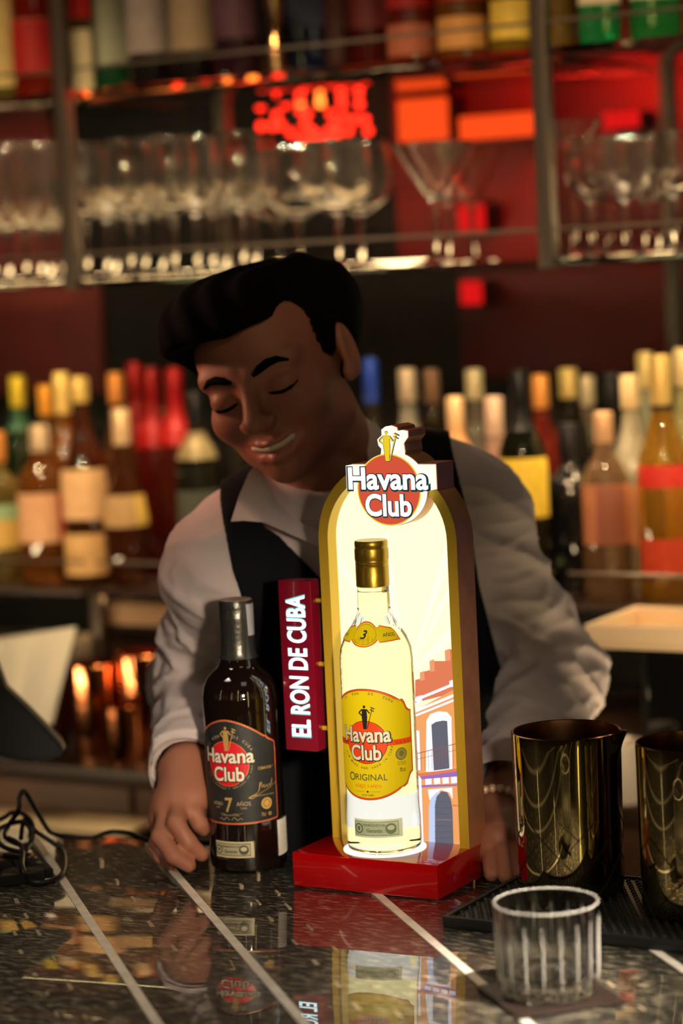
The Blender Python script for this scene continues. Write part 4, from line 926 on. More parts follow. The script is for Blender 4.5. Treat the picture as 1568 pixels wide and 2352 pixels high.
def stem_glass(kind, u, y, label, group):
    x, y = settle(u, 600, Z2, y, max(q[0] for q in KINDS[kind]))
    if kind not in KME:
        V, F = lathe_vf(KINDS[kind], 32); me = bpy.data.meshes.new(kind+'_glass')
        me.from_pydata([tuple(map(float, v)) for v in V], [], F); me.materials.append(M_gl)
        me.polygons.foreach_set('use_smooth', [True]*len(me.polygons)); me.set_sharp_from_angle(angle=radians(50)); KME[kind] = me
    o = bpy.data.objects.new({'flute': 'champagne_flute', 'wine': 'wine_glass', 'balloon': 'balloon_glass', 'martini': 'martini_glass', 'small': 'small_wine_glass', 'coupe': 'cocktail_glass'}[kind], KME[kind])
    link(o); o.location = (x, y, Z2+0.0005)
    return tag(o, label, 'glass', group)
ORD = ['first', 'second', 'third', 'fourth', 'fifth', 'sixth', 'seventh', 'eighth', 'ninth', 'tenth', 'eleventh', 'twelfth']
for k, (u, y) in enumerate(((-12, 3.02), (22, 3.12), (62, 3.01), (96, 3.12), (118, 3.02), (148, 3.14))):
    stem_glass('flute', u, y, 'champagne flute left of the left metal post, %s from the photo edge' % ORD[k], 'champagne flutes on the middle shelf')
for k, (u, y) in enumerate(((203, 3.00), (248, 3.14), (268, 3.02), (303, 3.00), (335, 3.15), (375, 3.00), (404, 3.08), (455, 3.00), (490, 3.08), (520, 3.17), (562, 3.03), (590, 3.16))):
    stem_glass('wine', u, y, 'stemmed wine glass, %s to the right of the left metal post' % ORD[k], 'wine glasses on the middle shelf')
for k, (u, y) in enumerate(((640, 3.03), (690, 3.14), (780, 3.03), (832, 3.14))):
    stem_glass('balloon', u, y, 'wide balloon glass above the dark hair, %s from the left' % ORD[k], 'balloon glasses on the middle shelf')
for k, (u, y) in enumerate(((1002, 3.01), (1030, 3.18), (1088, 3.09))):
    stem_glass('martini', u, y, 'martini glass in front of the red niche, %s from the left' % ORD[k], 'martini glasses on the middle shelf')
stem_glass('coupe', 1322, 3.16, 'tall cocktail glass rising behind the small wine glasses', None)
for k, (u, y) in enumerate(((1362, 3.02), (1402, 3.16), (1440, 3.02), (1488, 3.10), (1520, 3.18), (1552, 3.03))):
    stem_glass('small', u, y, 'small wine glass right of the right metal post, %s from it' % ORD[k], 'small wine glasses on the middle shelf')

# ---------- things on the back counter
M_cu = mat('polished_copper', (0.80, 0.30, 0.13), 0.14, metal=1.0, bump=0.15, bump_scale=60)
def tumbler(label, u, v, y, r, h):
    x = ony(u, v, y)[0]
    t = thing('copper_tumbler', label, 'tumbler', (x, y, 1.0005), 0, 'copper tumblers on the back counter')
    lathe('cup', [(0, 0), (r*.86, 0), (r*.9, .003), (r, h*.5), (r*1.03, h-.002), (r*1.03, h), (r*1.0, h), (r*.96, h*.5), (r*.85, .008), (0, .008)], M_cu, t, 40)
    lathe('rolled_rim', [(r*1.02, h-.003), (r*1.06, h-.001), (r*1.06, h+.001), (r*1.02, h+.002)], M_cu, t, 40)
    return t
tumbler('polished copper tumbler left of the bartender, nearer to the white cloth', 222, 1720, 2.885, .037, .135)
tumbler('polished copper tumbler half hidden behind the white sleeve', 338, 1720, 2.905, .039, .150)
tumbler('small copper tumbler in front of the sleeve beside the others', 283, 1722, 2.835, .026, .085)
bx = ony(100, 1700, 2.875)
bt = thing('ice_bucket', 'dark red-brown tapered bucket between white cloth and copper tumblers', 'bucket', (bx[0], 2.875, 1.0005))
lathe('bucket_body', [(0, 0), (.040, 0), (.043, .004), (.054, .128), (.056, .131), (.052, .131), (.039, .008), (0, .008)], mat('dark_brown_bucket', (.05, .014, .010), .3, metal=.4), bt, 40)
tube('bail_handle', [(.054*cos(a), 0.01, .125+.020*sin(a)) for a in [pi*i/14 for i in range(15)]], .0022, M_post, bt, 8)
# white cloth hung over a rack at the left
def cloth(name, label, pts, t0, t1, m, nx=26, ny=16, wav=0.006, th=0.004):
    a, b, c, d = pts; V = []
    for j in range(ny+1):
        for i in range(nx+1):
            s, q = i/nx, j/ny
            u = (a[0]*(1-s)+b[0]*s)*(1-q)+(d[0]*(1-s)+c[0]*s)*q; v = (a[1]*(1-s)+b[1]*s)*(1-q)+(d[1]*(1-s)+c[1]*s)*q
            t = t0+(t1-t0)*q+wav*sin(s*17+q*2)*(0.3+q)+wav*0.5*sin(s*31+1)*q
            V.append(at(u, v, t))
    V = np.array(V); o = V.mean(0); n = len(V); off = cH*th
    VV = np.concatenate([V-o, V-o+off]); F = []
    W_ = nx+1
    for j in range(ny):
        for i in range(nx):
            k = j*W_+i; F.append((k, k+1, k+W_+1, k+W_)); F.append((n+k, n+k+W_, n+k+W_+1, n+k+1))
    rim = [(i, i+1) for i in range(nx)]+[((j*W_+nx), (j+1)*W_+nx) for j in range(ny)]+[(ny*W_+i+1, ny*W_+i) for i in range(nx)]+[((j+1)*W_, j*W_) for j in range(ny)]
    for p, q in rim: F.append((p, n+p, n+q, q))
    e = thing(name, label, 'cloth', o); obj('fabric', VV, F, m, e, True, 60); return e
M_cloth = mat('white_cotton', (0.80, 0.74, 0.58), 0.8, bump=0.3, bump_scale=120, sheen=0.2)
rk = thing('towel_rack', 'low dark rack on the back counter holding the white cloth at left', 'rack', (ony(60, 1700, 2.95)[0], 2.97, 1.0005))
box('rack_box', (-.20, .01, 0), (.035, .13, .135), M_darkwood, rk, .003)
box('rack_shelf', (-.20, .01, .135), (.035, .13, .142), M_post, rk, .001)
cloth('white_towel', 'crumpled white towel hanging at the left behind the black monitor', [(-60, 1475), (175, 1440), (120, 1665), (-60, 1665)], 3.50, 3.40, M_cloth)
def block(name, label, cat, u0, v0, u1, v1, y0, depth, m, bev=.003, extra=None):
    a, b = ony(u0, v0, y0), ony(u1, v1, y0)
    cx = (a[0]+b[0])/2; z0 = min(a[2], b[2]); z1 = max(a[2], b[2]); hw = abs(b[0]-a[0])/2
    t = thing(name, label, cat, (cx, y0+depth/2, z0)); return t, hw, z1-z0, depth/2
t, hw, hh, hd = block('napkin_holder', 'cream napkin stack in a dark holder behind the left sleeve', 'napkins', 240, 1390, 420, 1450, 2.99, .12, None)
t.location.z = 1.0005; zt = ony(300, 1420, 2.97)[2]-1.0005
box('holder', (-hw, -hd, 0), (hw, hd, zt-.015), M_darkwood, t, .003)
for k in range(5): box('napkin', (-hw*.96+.002*(k % 2), -hd*.95, zt-.015+k*.007), (hw*.95-.002*(k % 3), hd*.95, zt-.0085+k*.007), mat('cream_napkin', (.85, .58, .36), .8), t, .002)
# right: black cabinet machine with a pale tray on top, white canister
a = ony(1395, 1490, 2.78); b = ony(1700, 1490, 2.78)
mz = a[2]
mc = thing('ice_machine', 'black under-shelf machine right of the bartender with pale tray on top', 'machine', ((a[0]+b[0])/2, 2.93, 1.0005)); hw = (b[0]-a[0])/2
box('casing', (-hw, -.050, .012), (hw, .06, mz-1.0-.002), M_blackmatt, mc, .006)
box('door', (-hw+.012, -.056, .03), (hw-.012, -.050, mz-1.0-.02), M_blackgloss, mc, .002)
for s in (-1, 1): box('foot', (s*hw*.85-.012, -.04, 0), (s*hw*.85+.012, .05, .012), M_blackmatt, mc)
ty = thing('serving_tray', 'pale cream tray lying on the black machine at right', 'tray', ((a[0]+b[0])/2, 2.93, mz+.0005))
M_tray = mat('pale_cream_plastic', (.86, .66, .45), .45)
box('tray_bottom', (-hw-.03, -.155, 0), (hw, .010, .006), M_tray, ty, .002)
for lo, hi in (((-hw-.03, -.155, .006), (hw, -.149, .03)), ((-hw-.03, .004, .006), (hw, .010, .03)), ((-hw-.03, -.149, .006), (-hw-.024, .004, .03))): box('tray_edge', lo, hi, M_tray, ty, .002)
c = ony(1448, 1800, 2.86)
cn = thing('canister', 'white canister between the two mixing glasses on the back counter', 'canister', (c[0], 2.832, 1.0005))
lathe('can', [(0, 0), (.027, 0), (.029, .003), (.029, .068), (.027, .070), (0, .070)], mat('white_plastic', (.82, .74, .66), .4), cn, 40)
lathe('lid', [(.0295, .066), (.0305, .067), (.0305, .078), (.029, .080), (0, .081)], mat('white_plastic', (.82, .74, .66), .4), cn, 40)

# ---------- red lights of the wall
M_rg = glow('red_orange_light', (1.0, 0.075, 0.010), 1.15); M_rg2 = glow('deep_red_light', (1.0, 0.012, 0.012), 0.75)
M_blackbox = mat('light_housing', (.02, .01, .01), .5)
def light_box(name, label, u0, v0, u1, v1, m, yy=3.52):
    a, b = ony(u0, v0, yy), ony(u1, v1, yy); cx = (a[0]+b[0])/2; z0, z1 = min(a[2], b[2]), max(a[2], b[2]); hw = (b[0]-a[0])/2
    t = thing(name, label, 'wall light', (cx, yy, z0)); h = z1-z0
    box('housing', (-hw, .002, 0), (hw, 3.583-yy, h), M_blackbox, t, .003); box('diffuser', (-hw*.97, -.004, h*.03), (hw*.97, .002, h*.97), m, t, .001)
    return t
light_box('red_wall_light', 'square orange-red wall light behind the martini glasses', 912, 228, 1032, 322, M_rg)
light_box('red_wall_light', 'long horizontal orange-red wall light left of the right post', 1052, 268, 1240, 312, M_rg)
light_box('red_wall_light', 'dim red wall light right of the right metal post', 1385, 258, 1470, 292, M_rg2)
light_box('red_wall_light', 'small red wall light below the glass shelf', 1058, 645, 1108, 700, M_rg2)
light_box('red_wall_light', 'small red wall light behind the martini stems', 1052, 470, 1115, 530, M_rg2)
lc0 = ony(725, 330, 3.51)
ld = thing('bead_lamp', 'red glowing bead chandelier hanging above the balloon glasses', 'lamp', (lc0[0], 3.51, lc0[2]))
random.seed(11); M_bead = glow('red_bead_glow', (1.0, 0.022, 0.008), 5.0); M_bead2 = glow('orange_bead_glow', (1.0, 0.16, 0.02), 6.0)
V, F = lathe_vf([(0, -.007)]+[(.007*cos(a), .007*sin(a)) for a in [radians(q) for q in range(-60, 61, 30)]]+[(0, .007)], 12)
BME = {}
for (u, v, k) in [(598, 245, 0), (635, 265, 0), (655, 240, 0), (676, 232, 0), (690, 255, 0), (705, 262, 0), (735, 237, 1), (760, 262, 0), (785, 240, 0), (790, 270, 0), (825, 240, 0), (838, 275, 0), (600, 290, 0), (625, 290, 0), (645, 288, 0), (700, 285, 0), (668, 305, 0), (695, 318, 0), (725, 310, 0), (745, 320, 0), (770, 285, 0), (775, 305, 0), (800, 300, 0), (815, 275, 0), (845, 300, 0), (715, 300, 0), (755, 300, 0), (690, 235, 1)]:
    p = ony(u, v, 3.51+random.uniform(-.03, .03))-lc0
    if k not in BME:
        o = obj('bead', V, F, M_bead2 if k else M_bead, ld, True, 180); BME[k] = o.data
    else: o = link(bpy.data.objects.new('bead', BME[k]), ld)
    o.location = tuple(p)
tube('ring', [(.10*cos(a), .03*sin(a), .075) for a in [2*pi*i/30 for i in range(31)]], .003, M_brass, ld, 8)
tube('hanging_rod', [(0, 0, .075), (0, 0, .75)], .003, M_brass, ld, 8)
for s in (-1, 1): tube('ring_arm', [(s*.10, 0, .075), (0, 0, .12)], .002, M_brass, ld, 6)

# ================================================================== THE BARTENDER
def n_(v): return v/np.linalg.norm(v)
def cone(p, a, b, ra, rb):
    ab = b-a; h = np.clip((p-a)@ab/(ab@ab), 0, 1); return np.linalg.norm(p-a-h[:, None]*ab, axis=1)-(ra+(rb-ra)*h)
def sphere(p, c, r): return np.linalg.norm(p-c, axis=1)-r
def ellip(p, c, r):
    q = p-c; r = np.asarray(r); k0 = np.linalg.norm(q/r, axis=1); k1 = np.linalg.norm(q/(r*r), axis=1)+1e-9; return k0*(k0-1)/k1
def smin(a, b, k): h = np.clip(.5+.5*(b-a)/k, 0, 1); return b*(1-h)+a*h-k*h*(1-h)
def smax(a, b, k): return -smin(-a, -b, k)
def surface(f, lo, hi, h, B=16):
    """sparse surface nets: the zero level of f as quads, sampled every h"""
    lo = np.asarray(lo, float); N = np.ceil((np.asarray(hi)-lo)/h/B).astype(int)*B
    nb = N//B; I = np.stack(np.meshgrid(*[np.arange(n) for n in nb], indexing='ij'), -1).reshape(-1, 3)
    d = f(lo+(I*B+B/2)*h); keep = I[np.abs(d) < B*h*1.15]
    o = np.stack(np.meshgrid(*[np.arange(B+1)]*3, indexing='ij'), -1).reshape(-1, 3)
    S1 = N+2; gid = lambda q: (q[..., 0]*S1[1]+q[..., 1])*S1[2]+q[..., 2]
    cells, cpos, edges = [], [], []
    CO = np.array([[i, j, k] for i in (0, 1) for j in (0, 1) for k in (0, 1)])
    for b in keep:
        g = o+b*B; v = f(lo+g*h).reshape(B+1, B+1, B+1); s = v < 0
        if s.all() or not s.any(): continue
        cs = sum(s[c[0]:c[0]+B, c[1]:c[1]+B, c[2]:c[2]+B].astype(int) for c in CO)
        ci = np.argwhere((cs > 0) & (cs < 8))
        acc = np.zeros((len(ci), 3)); cnt = np.zeros(len(ci))
        for x in range(8):
            for y in range(x+1, 8):
                if np.abs(CO[x]-CO[y]).sum() != 1: continue
                A, C = ci+CO[x], ci+CO[y]; va, vc = v[tuple(A.T)], v[tuple(C.T)]; m = (va < 0) != (vc < 0)
                t = np.where(m, va/np.where(m, va-vc, 1), 0); acc += m[:, None]*(A+t[:, None]*(C-A)); cnt += m
        cells.append(gid(ci+b*B+1)); cpos.append((acc/cnt[:, None]+b*B)*h+lo)
        for axx in range(3):
            sl = [slice(0, B)]*3; s2 = list(sl); s2[axx] = slice(1, B+1)
            A = s[tuple(sl)]; C = s[tuple(s2)]; e = np.argwhere(A != C)
            edges.append((axx, e+b*B+1, A[tuple(e.T)]))
    cid = np.concatenate(cells); P = np.concatenate(cpos); order = np.argsort(cid); cid = cid[order]; P = P[order]
    F = []
    for axx, e, ins in edges:
        if not len(e): continue
        u, w = [(1, 2), (2, 0), (0, 1)][axx]; du = np.eye(3, dtype=int)[u]; dw = np.eye(3, dtype=int)[w]
        q = np.stack([gid(e-du-dw), gid(e-dw), gid(e), gid(e-du)], 1)
        ix = np.clip(np.searchsorted(cid, q), 0, len(cid)-1); ok = (cid[ix] == q).all(1)
        ix = ix[ok]; s_ = ins[ok]; ix[~s_] = ix[~s_][:, ::-1]; F.append(ix)
    return P, np.concatenate(F)
def nets(name, f, lo, hi, h, m, parent, midx=None):
    P, F = surface(f, lo, hi, h); o0 = np.array(parent.location) if parent is not None else 0
    me = bpy.data.meshes.new(name); V = P-o0
    me.vertices.add(len(V)); me.vertices.foreach_set('co', V.astype(np.float32).ravel())
    me.loops.add(len(F)*4); me.loops.foreach_set('vertex_index', F.astype(np.int32).ravel())
    me.polygons.add(len(F)); me.polygons.foreach_set('loop_start', np.arange(0, len(F)*4, 4, dtype=np.int32))
    me.polygons.foreach_set('loop_total', np.full(len(F), 4, dtype=np.int32)); me.update(calc_edges=True); me.validate()
    mi = midx(P[F].mean(1)) if midx is not None else None
    return objm(name, me, m, parent, True, 180, None, mi)
WC = np.stack([cR, cH, cZ], 1)                       # columns: picture right, into the room, up
def body_rot(yw, pt, ro):
    M = np.stack([[1, 0, 0], [0, -1, 0], [0, 0, 1]], 1).astype(float)
    c, s = cos(pt), sin(pt); M = np.array([[1, 0, 0], [0, c, -s], [0, s, c]])@M
    c, s = cos(yw), sin(yw); M = np.array([[c, s, 0], [-s, c, 0], [0, 0, 1]])@M
    c, s = cos(ro), sin(ro); M = np.array([[c, 0, -s], [0, 1, 0], [s, 0, c]])@M
    return M
HS = 1.0
HM = WC@body_rot(0.36, 0.08, 0.30)                   # head turned to his right, bowed and tilted
HO = at(575, 902, 2.47)-HM@(np.array([0, .086, .004])*HS)
def tohead(p): return ((p-HO)@HM)/HS
def h2w(l): return HO+HM@(np.asarray(l, float)*HS)
A_ = np.array
LF = 0.87                                            # lower face height
def sq_(q): return np.stack([q[:, 0], q[:, 1], np.where(q[:, 2] < 0, q[:, 2]/LF, q[:, 2])], 1)
def head_sdf(q, ears=True):
    q = sq_(q)
    d = ellip(q, A_([0, -.018, .028]), (.074, .094, .072))
    d = smin(d, ellip(q, A_([0, .040, .045]), (.058, .046, .050)), .03)
    d = smin(d, ellip(q, A_([0, .036, -.028]), (.060, .050, .070)), .03)
    d = smin(d, ellip(q, A_([0, .034, -.072]), (.047, .046, .036)), .025)
    d = smin(d, sphere(q, A_([0, .068, -.098]), .017), .025)
    x = np.abs(q[:, 0]); qs = np.stack([x, q[:, 1], q[:, 2]], 1)
    d = smin(d, sphere(qs, A_([.040, .058, -.026]), .024), .018)          # cheeks raised by the smile
    d = smin(d, sphere(qs, A_([.047, -.002, -.062]), .018), .03)          # jaw corner
    d = smin(d, cone(qs, A_([.010, .083, .024]), A_([.048, .070, .026]), .009, .009), .014)
    d = smax(d, -sphere(qs, A_([.033, .111, .004]), .022), .012)
    d = smin(d, ellip(qs, A_([.033, .0755, .003]), (.0175, .0135, .0125)), .005)
    d = smin(d, cone(q, A_([0, .088, .014]), A_([0, .107, -.028]), .0070, .0105), .012)
    d = smin(d, sphere(q, A_([0, .108, -.030]), .0105), .008)
    d = smin(d, sphere(qs, A_([.0145, .097, -.033]), .0088), .007)
    d = smax(d, -sphere(qs, A_([.0065, .108, -.0415]), .0036), .003)
    for s0, s1, z0, z1, r in ((0, .012, -.0590, -.0585, .0042), (.012, .032, -.0585, -.0530, .0040)):
        d = smin(d, cone(qs, A_([s0, .0905-s0*.55, z0]), A_([s1, .0905-s1*.62, z1]), r, r*.8), .006)
    for s0, s1, z0, z1 in ((0, .016, -.0785, -.0755), (.016, .032, -.0755, -.0575)):
        d = smin(d, cone(qs, A_([s0, .0875-s0*.5, z0]), A_([s1, .0875-s1*.6, z1]), .0052, .0036), .006)
    for s0, s1, z0, z1 in ((0, .017, -.0682, -.0665), (.017, .034, -.0665, -.0555)):
        d = smax(d, -cone(qs, A_([s0, .0960-s0*.40, z0]), A_([s1, .0960-s1*.50, z1]), .0070, .0030), .002)
    d = smax(d, -cone(qs, A_([.022, .098, -.037]), A_([.040, .083, -.068]), .004, .003), .010)   # smile fold
    if ears:
        e = ellip(qs, A_([.079, -.012, .000]), (.0075, .019, .032))
        e = smax(e, -ellip(qs, A_([.0875, -.008, .003]), (.0065, .011, .020)), .005)
        e = smin(e, ellip(qs, A_([.076, .001, -.024]), (.006, .009, .010)), .008)
        d = smin(d, e, .008)
    return d
NK0, NK1 = h2w((0, -.028, -.055)), at(770, 1100, 2.66)
SR, ER, WR = at(500, 1320, 2.60), at(455, 1568, 2.78), at(430, 1772, 2.515)
SL, EL, WL = at(1085, 1178, 2.66), at(1276, 1560, 2.72), at(1142, 1890, 2.45)
CH, BL, HP = at(800, 1360, 2.70), at(835, 1720, 2.80), at(845, 2010, 2.86)
UPC = cZ
def cam_ellip(p, c, r): q = (p-c)@WC; return ellip(q, np.zeros(3), r)
def torso_sdf(p):
    d = cam_ellip(p, CH, (.150, .115, .180))
    d = smin(d, cam_ellip(p, BL, (.150, .125, .260)), .08)
    d = smin(d, cam_ellip(p, HP, (.155, .125, .220)), .08)
    m1, m2 = SR*.72+NK1*.28, SL*.72+NK1*.28
    d = smin(d, cone(p, SR, m1, .052, .055), .04); d = smin(d, cone(p, SL, m2, .054, .056), .04)
    d = smin(d, cone(p, m1, NK1+cZ*-.045, .058, .062), .06); d = smin(d, cone(p, m2, NK1+cZ*-.045, .060, .062), .06)
    return d
def arm_sdf(p, S, E, Wr, k): return smin(cone(p, S, E, .050*k, .043*k), cone(p, E, Wr, .043*k, .034*k), .02)
def finger(p, pts, r): 
    d = None
    for i in range(len(pts)-1):
        e = cone(p, pts[i], pts[i+1], r*(1-.08*i), r*(1-.08*(i+1))); d = e if d is None else smin(d, e, .004)
    return d
# right hand on the dark bottle (back of the hand towards the guest)
zb = lambda u, v, z: onz(u, v, BZ+z)
RH = [[at(448, 1835, 2.478), at(446, 1868, 2.462), at(458, 1892, 2.462), at(466, 1904, 2.466)],
      [at(412, 1842, 2.472), at(404, 1890, 2.440), at(434, 1936, 2.440), at(463, 1962, 2.446)],
      [at(386, 1858, 2.475), at(368, 1922, 2.444), at(398, 1966, 2.432), at(434, 1988, 2.436)],
      [at(372, 1880, 2.490), at(359, 1945, 2.478), at(370, 1968, 2.470), at(392, 1984, 2.466)]]
TH = [at(470, 1830, 2.53), at(455, 1880, 2.535), at(425, 1935, 2.515), at(434, 1952, 2.505)]
def hand_r(p):
    d = cone(p, WR, at(420, 1835, 2.485), .0275, .026)
    d = smin(d, cone(p, at(440, 1825, 2.495), at(385, 1860, 2.49), .021, .018), .02)
    for k, (q, r) in enumerate(zip(RH, (.0098, .0100, .0096, .0088))):
        d = smin(d, finger(p, q, r), .006)
        d = smin(d, sphere(p, q[0]+n_(CP-q[0])*.002, .0118), .010)
    d = smin(d, finger(p, TH, .0108), .008)
    return d
# left hand, weight on the bar beside the stand
LHc = zb(1150, 1985, .020)
LFB = [zb(1128, 2003, .011), zb(1160, 2008, .011), zb(1196, 2006, .011), zb(1232, 1998, .011)]
def hand_l(p):
    d = cone(p, WL, LHc+cH*.045+cZ*.016, .025, .018)
    d = smin(d, cone(p, zb(1135, 1972, .024)+cH*.04, zb(1215, 1968, .022)+cH*.04, .014, .013), .015)
    for q in LFB: d = smin(d, finger(p, [q+cH*.066+cZ*.018, q+cH*.030+cZ*.015, q-cZ*.002], .0090), .003)
    d = smin(d, finger(p, [LHc+cH*.04-cR*.012, zb(1112, 1975, .016)+cH*.02, zb(1106, 1990, .011)+cH*.02], .0098), .008)
    return d
def body_sdf(p):
    d = head_sdf(tohead(p))*HS
    d = smin(d, cone(p, NK0, NK1, .056, .060), .025)
    d = smin(d, torso_sdf(p)+.012, .03)
    d = smin(d, smin(arm_sdf(p, SR, ER, WR, .82), hand_r(p), .012), .015)
    d = smin(d, smin(arm_sdf(p, SL, EL, WL, .82), hand_l(p), .012), .015)
    return d
per = thing('person', 'bartender in white shirt and black vest leaning in to hold the dark bottle', 'person', (BL[0], BL[1], 0.0))
M_skin = mat('skin', (0.30, 0.118, 0.072), 0.50, spec=0.35, var=0.06, var_scale=25)
M_lips = mat('lip_skin', (0.40, 0.13, 0.10), 0.42)
def skin_idx(c):
    q = sq_(tohead(c)); x = np.abs(q[:, 0])
    lip = (q[:, 1] > .06) & (q[:, 2] < -.0550+.10*x) & (q[:, 2] > -.0830+13*x*x) & (x < .034)
    return lip.astype(np.int32)
allp = np.array([SR, ER, WR, SL, EL, WL, HP, HO, *RH[2], *LFB, h2w((0, 0, .13)), h2w((0, -.12, 0)), h2w((0, .13, 0))])
LO, HI = allp.min(0)-.16, allp.max(0)+.14; LO[2] = 0.90
LO2 = LO.copy(); LO2[2] = 0.88
nets('body', lambda p: smax(body_sdf(p), 0.905-p[:, 2], .002), LO2, HI, .0026, [M_skin, M_lips], per, skin_idx)
# trousers below the bar, standing on the floor
M_trs = mat('black_trousers', (0.012, 0.012, 0.014), 0.7)
HF = np.array([HP[0], HP[1], 0.98])
def legs(p):
    d = cam_ellip(p, HF-cZ*.05, (.160, .125, .12))
    for s in (-1, 1):
        a = HF+cR*.085*s-cZ*.08; k = a+cH*.02-cZ*.42; f = np.array([k[0], k[1], .075])+cH*.03
        d = smin(d, smin(cone(p, a, k, .088, .062), cone(p, k, f, .062, .052), .03), .03)
    return smax(smax(d, p[:, 2]-.945, .004), .045-p[:, 2], .004)
nets('trousers', legs, (HF[0]-.32, HF[1]-.3, 0.0), (HF[0]+.32, HF[1]+.3, 1.05), .008, M_trs, per)
def shoe(s):
    k = HF+cR*.085*s+cH*.05
    a = np.array([k[0], k[1], .045]); b = a-cH*.15-cZ*.008
    return nets('shoe', lambda p: smax(smin(cone(p, a, b, .045, .036), cone(p, a, a+cZ*.05, .045, .05), .02), .001-p[:, 2], .002), np.minimum(a, b)-.08, np.maximum(a, b)+.12, .005, mat('black_shoe', (.01, .01, .01), .3), per)
shoe(-1); shoe(1)

# --- shirt with rolled folds
def folds(p, S, E, Wr, amp, seed):
    """creases: soft ridges that run round and across the sleeve"""
    ab = E-S; L = np.linalg.norm(ab); t = (p-S)@ab/(L*L)
    ax2 = n_(np.cross(ab, cZ+.1)); ay2 = n_(np.cross(ab, ax2)); th = np.arctan2((p-S)@ay2, (p-S)@ax2)
    r1 = np.abs(np.sin(5.5*t+1.1*np.sin(th+seed)+seed)); r2 = np.abs(np.sin(9*t-1.4*np.cos(th*2+seed)+seed*2)); r3 = np.abs(np.sin(1.5*th+3*t+seed))
    w = r1**.7*1.0+r2**.8*.55+r3*.45-.9
    return amp*w*np.clip(t*2+.3, 0, 1)
def ridges(p, k, seed):
    rg_ = np.random.default_rng(seed); n = 0
    for _ in range(6):
        d_ = n_(rg_.normal(size=3)*np.array([1, 1, 1.6]))*k*rg_.uniform(.6, 1.4); n = n+np.sin(p@d_+rg_.uniform(0, 6.3))
    return np.clip(1-np.abs(n)/1.6, 0, 1)**1.3-.3
def shirt(p):
    d = torso_sdf(p)-.001
    aR = smin(cone(p, SR, ER, .0535, .050), cone(p, ER, WR+cZ*.014, .050, .040), .03)+folds(p, SR, ER, WR, .0075, .5)
    aL = smin(cone(p, SL, EL, .056, .054), cone(p, EL, WL+(EL-WL)*.22, .054, .045), .03)+folds(p, SL, EL, WL, .0070, 2.1)
    d = smin(smin(d, aR, .03), aL, .03)
    rn = ridges(p, 62, 5); rn2 = ridges(p, 130, 9); slv = np.clip((np.minimum(aR, aL)*-1+.03)*40, 0, 1)
    d = d-slv*(.0075*rn+.0024*rn2)
    d = d+.0012*np.sin(p[:, 2]*70+np.sin(p@cR*38)*2.2)*np.sin(p@cR*45+p[:, 2]*20)
    nk = cone(p, NK0, NK1+(NK1-NK0)*.2, .060, .062); d = smax(d, -nk, .004)
    hR = n_(WR-ER); d = smax(d, (p-(WR-hR*.004))@hR, .004) if False else d
    d = np.where((p-WR)@hR > -.05, np.maximum(d, np.minimum((p-(WR+hR*.002))@hR, .05)), d) if True else d
    hL = n_(WL-EL); near = np.linalg.norm(p-WL, axis=1) < .17
    d = np.where(near, np.maximum(d, (p-(WL-hL*.055))@hL), d)
    d = np.maximum(d, -(cone(p, ER, WR+hR*.05, .028, .0345))) if True else d
    d = np.maximum(d, -(cone(p, EL, WL+hL*.05, .034, .036)))
    return smax(d, .93-p[:, 2], .004)
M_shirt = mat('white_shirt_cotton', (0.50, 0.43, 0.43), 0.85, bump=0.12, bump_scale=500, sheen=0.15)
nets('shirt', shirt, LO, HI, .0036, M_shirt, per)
# cuff bands
def cuff(name, C, D, r0, r1, L):
    D = n_(D); a = n_(np.cross(D, cZ)); b = np.cross(D, a); V, F = [], []; n = 40
    prof = [(0, r0), (L, r1), (L+.0015, r1-.001), (L, r1-.0028), (0, r0-.003)]
    for q, r in prof:
        for i in range(n):
            t = 2*pi*i/n; V.append(C+D*q+(a*cos(t)+b*sin(t))*(r+.0008*sin(3*t+q*90))-np.array(per.location))
    for j in range(4):
        for i in range(n): k = (i+1) % n; F.append((j*n+i, j*n+k, (j+1)*n+k, (j+1)*n+i))
    return obj(name, V, F, M_shirt, per, True, 60)
dR, dL = n_(WR-ER), n_(WL-EL)
cuff('cuff', WR-dR*.042, dR, .0430, .0410, .046); cuff('cuff', WL-dL*.085, dL, .0505, .0475, .036)
# --- vest
def interp(v, tab): return np.interp(v, [t[0] for t in tab], [t[1] for t in tab])
VL = [(1150, 505), (1200, 512), (1310, 535), (1430, 572), (1600, 600), (2100, 610)]
VR = [(980, 1030), (1040, 1040), (1180, 1074), (1350, 1102), (1600, 1166), (2100, 1180)]
NLt = [(1100, 590), (1205, 604), (1230, 640), (1330, 738), (1520, 860), (1540, 9999)]
NRt = [(980, 915), (1020, 925), (1300, 900), (1520, 862), (1540, -9999)]
CHD = (CH-CP)@cF
def vest(p):
    u, v, t = proj(p); px = t/FPX
    outer = smin(torso_sdf(p), smin(cone(p, SR, ER, .0535, .05), cone(p, SL, EL, .056, .054), .03)+.002, .03)-.0075
    d = np.maximum(outer, -(outer+.0065))
    d = np.maximum(d, (interp(v, VL)-u)*px*.8); d = np.maximum(d, (u-interp(v, VR))*px*.8)
    back = t-(CHD+.02)
    hole = np.maximum((interp(v, NLt)-u)*px*.8, (u-interp(v, NRt))*px*.8); hole = np.maximum(hole, back); d = np.maximum(d, -hole)
    d = np.maximum(d, -cone(p, NK0, NK1+(NK1-NK0)*.25, .066, .070))
    return np.maximum(d, .935-p[:, 2])
M_vest = mat('black_vest_cloth', (0.006, 0.0065, 0.009), 0.85, spec=0.12, bump=0.15, bump_scale=400)
nets('vest', vest, LO, HI, .0036, M_vest, per)
bt_ = [at(868, 1545, 2.575), at(872, 1640, 2.59), at(876, 1735, 2.61)]
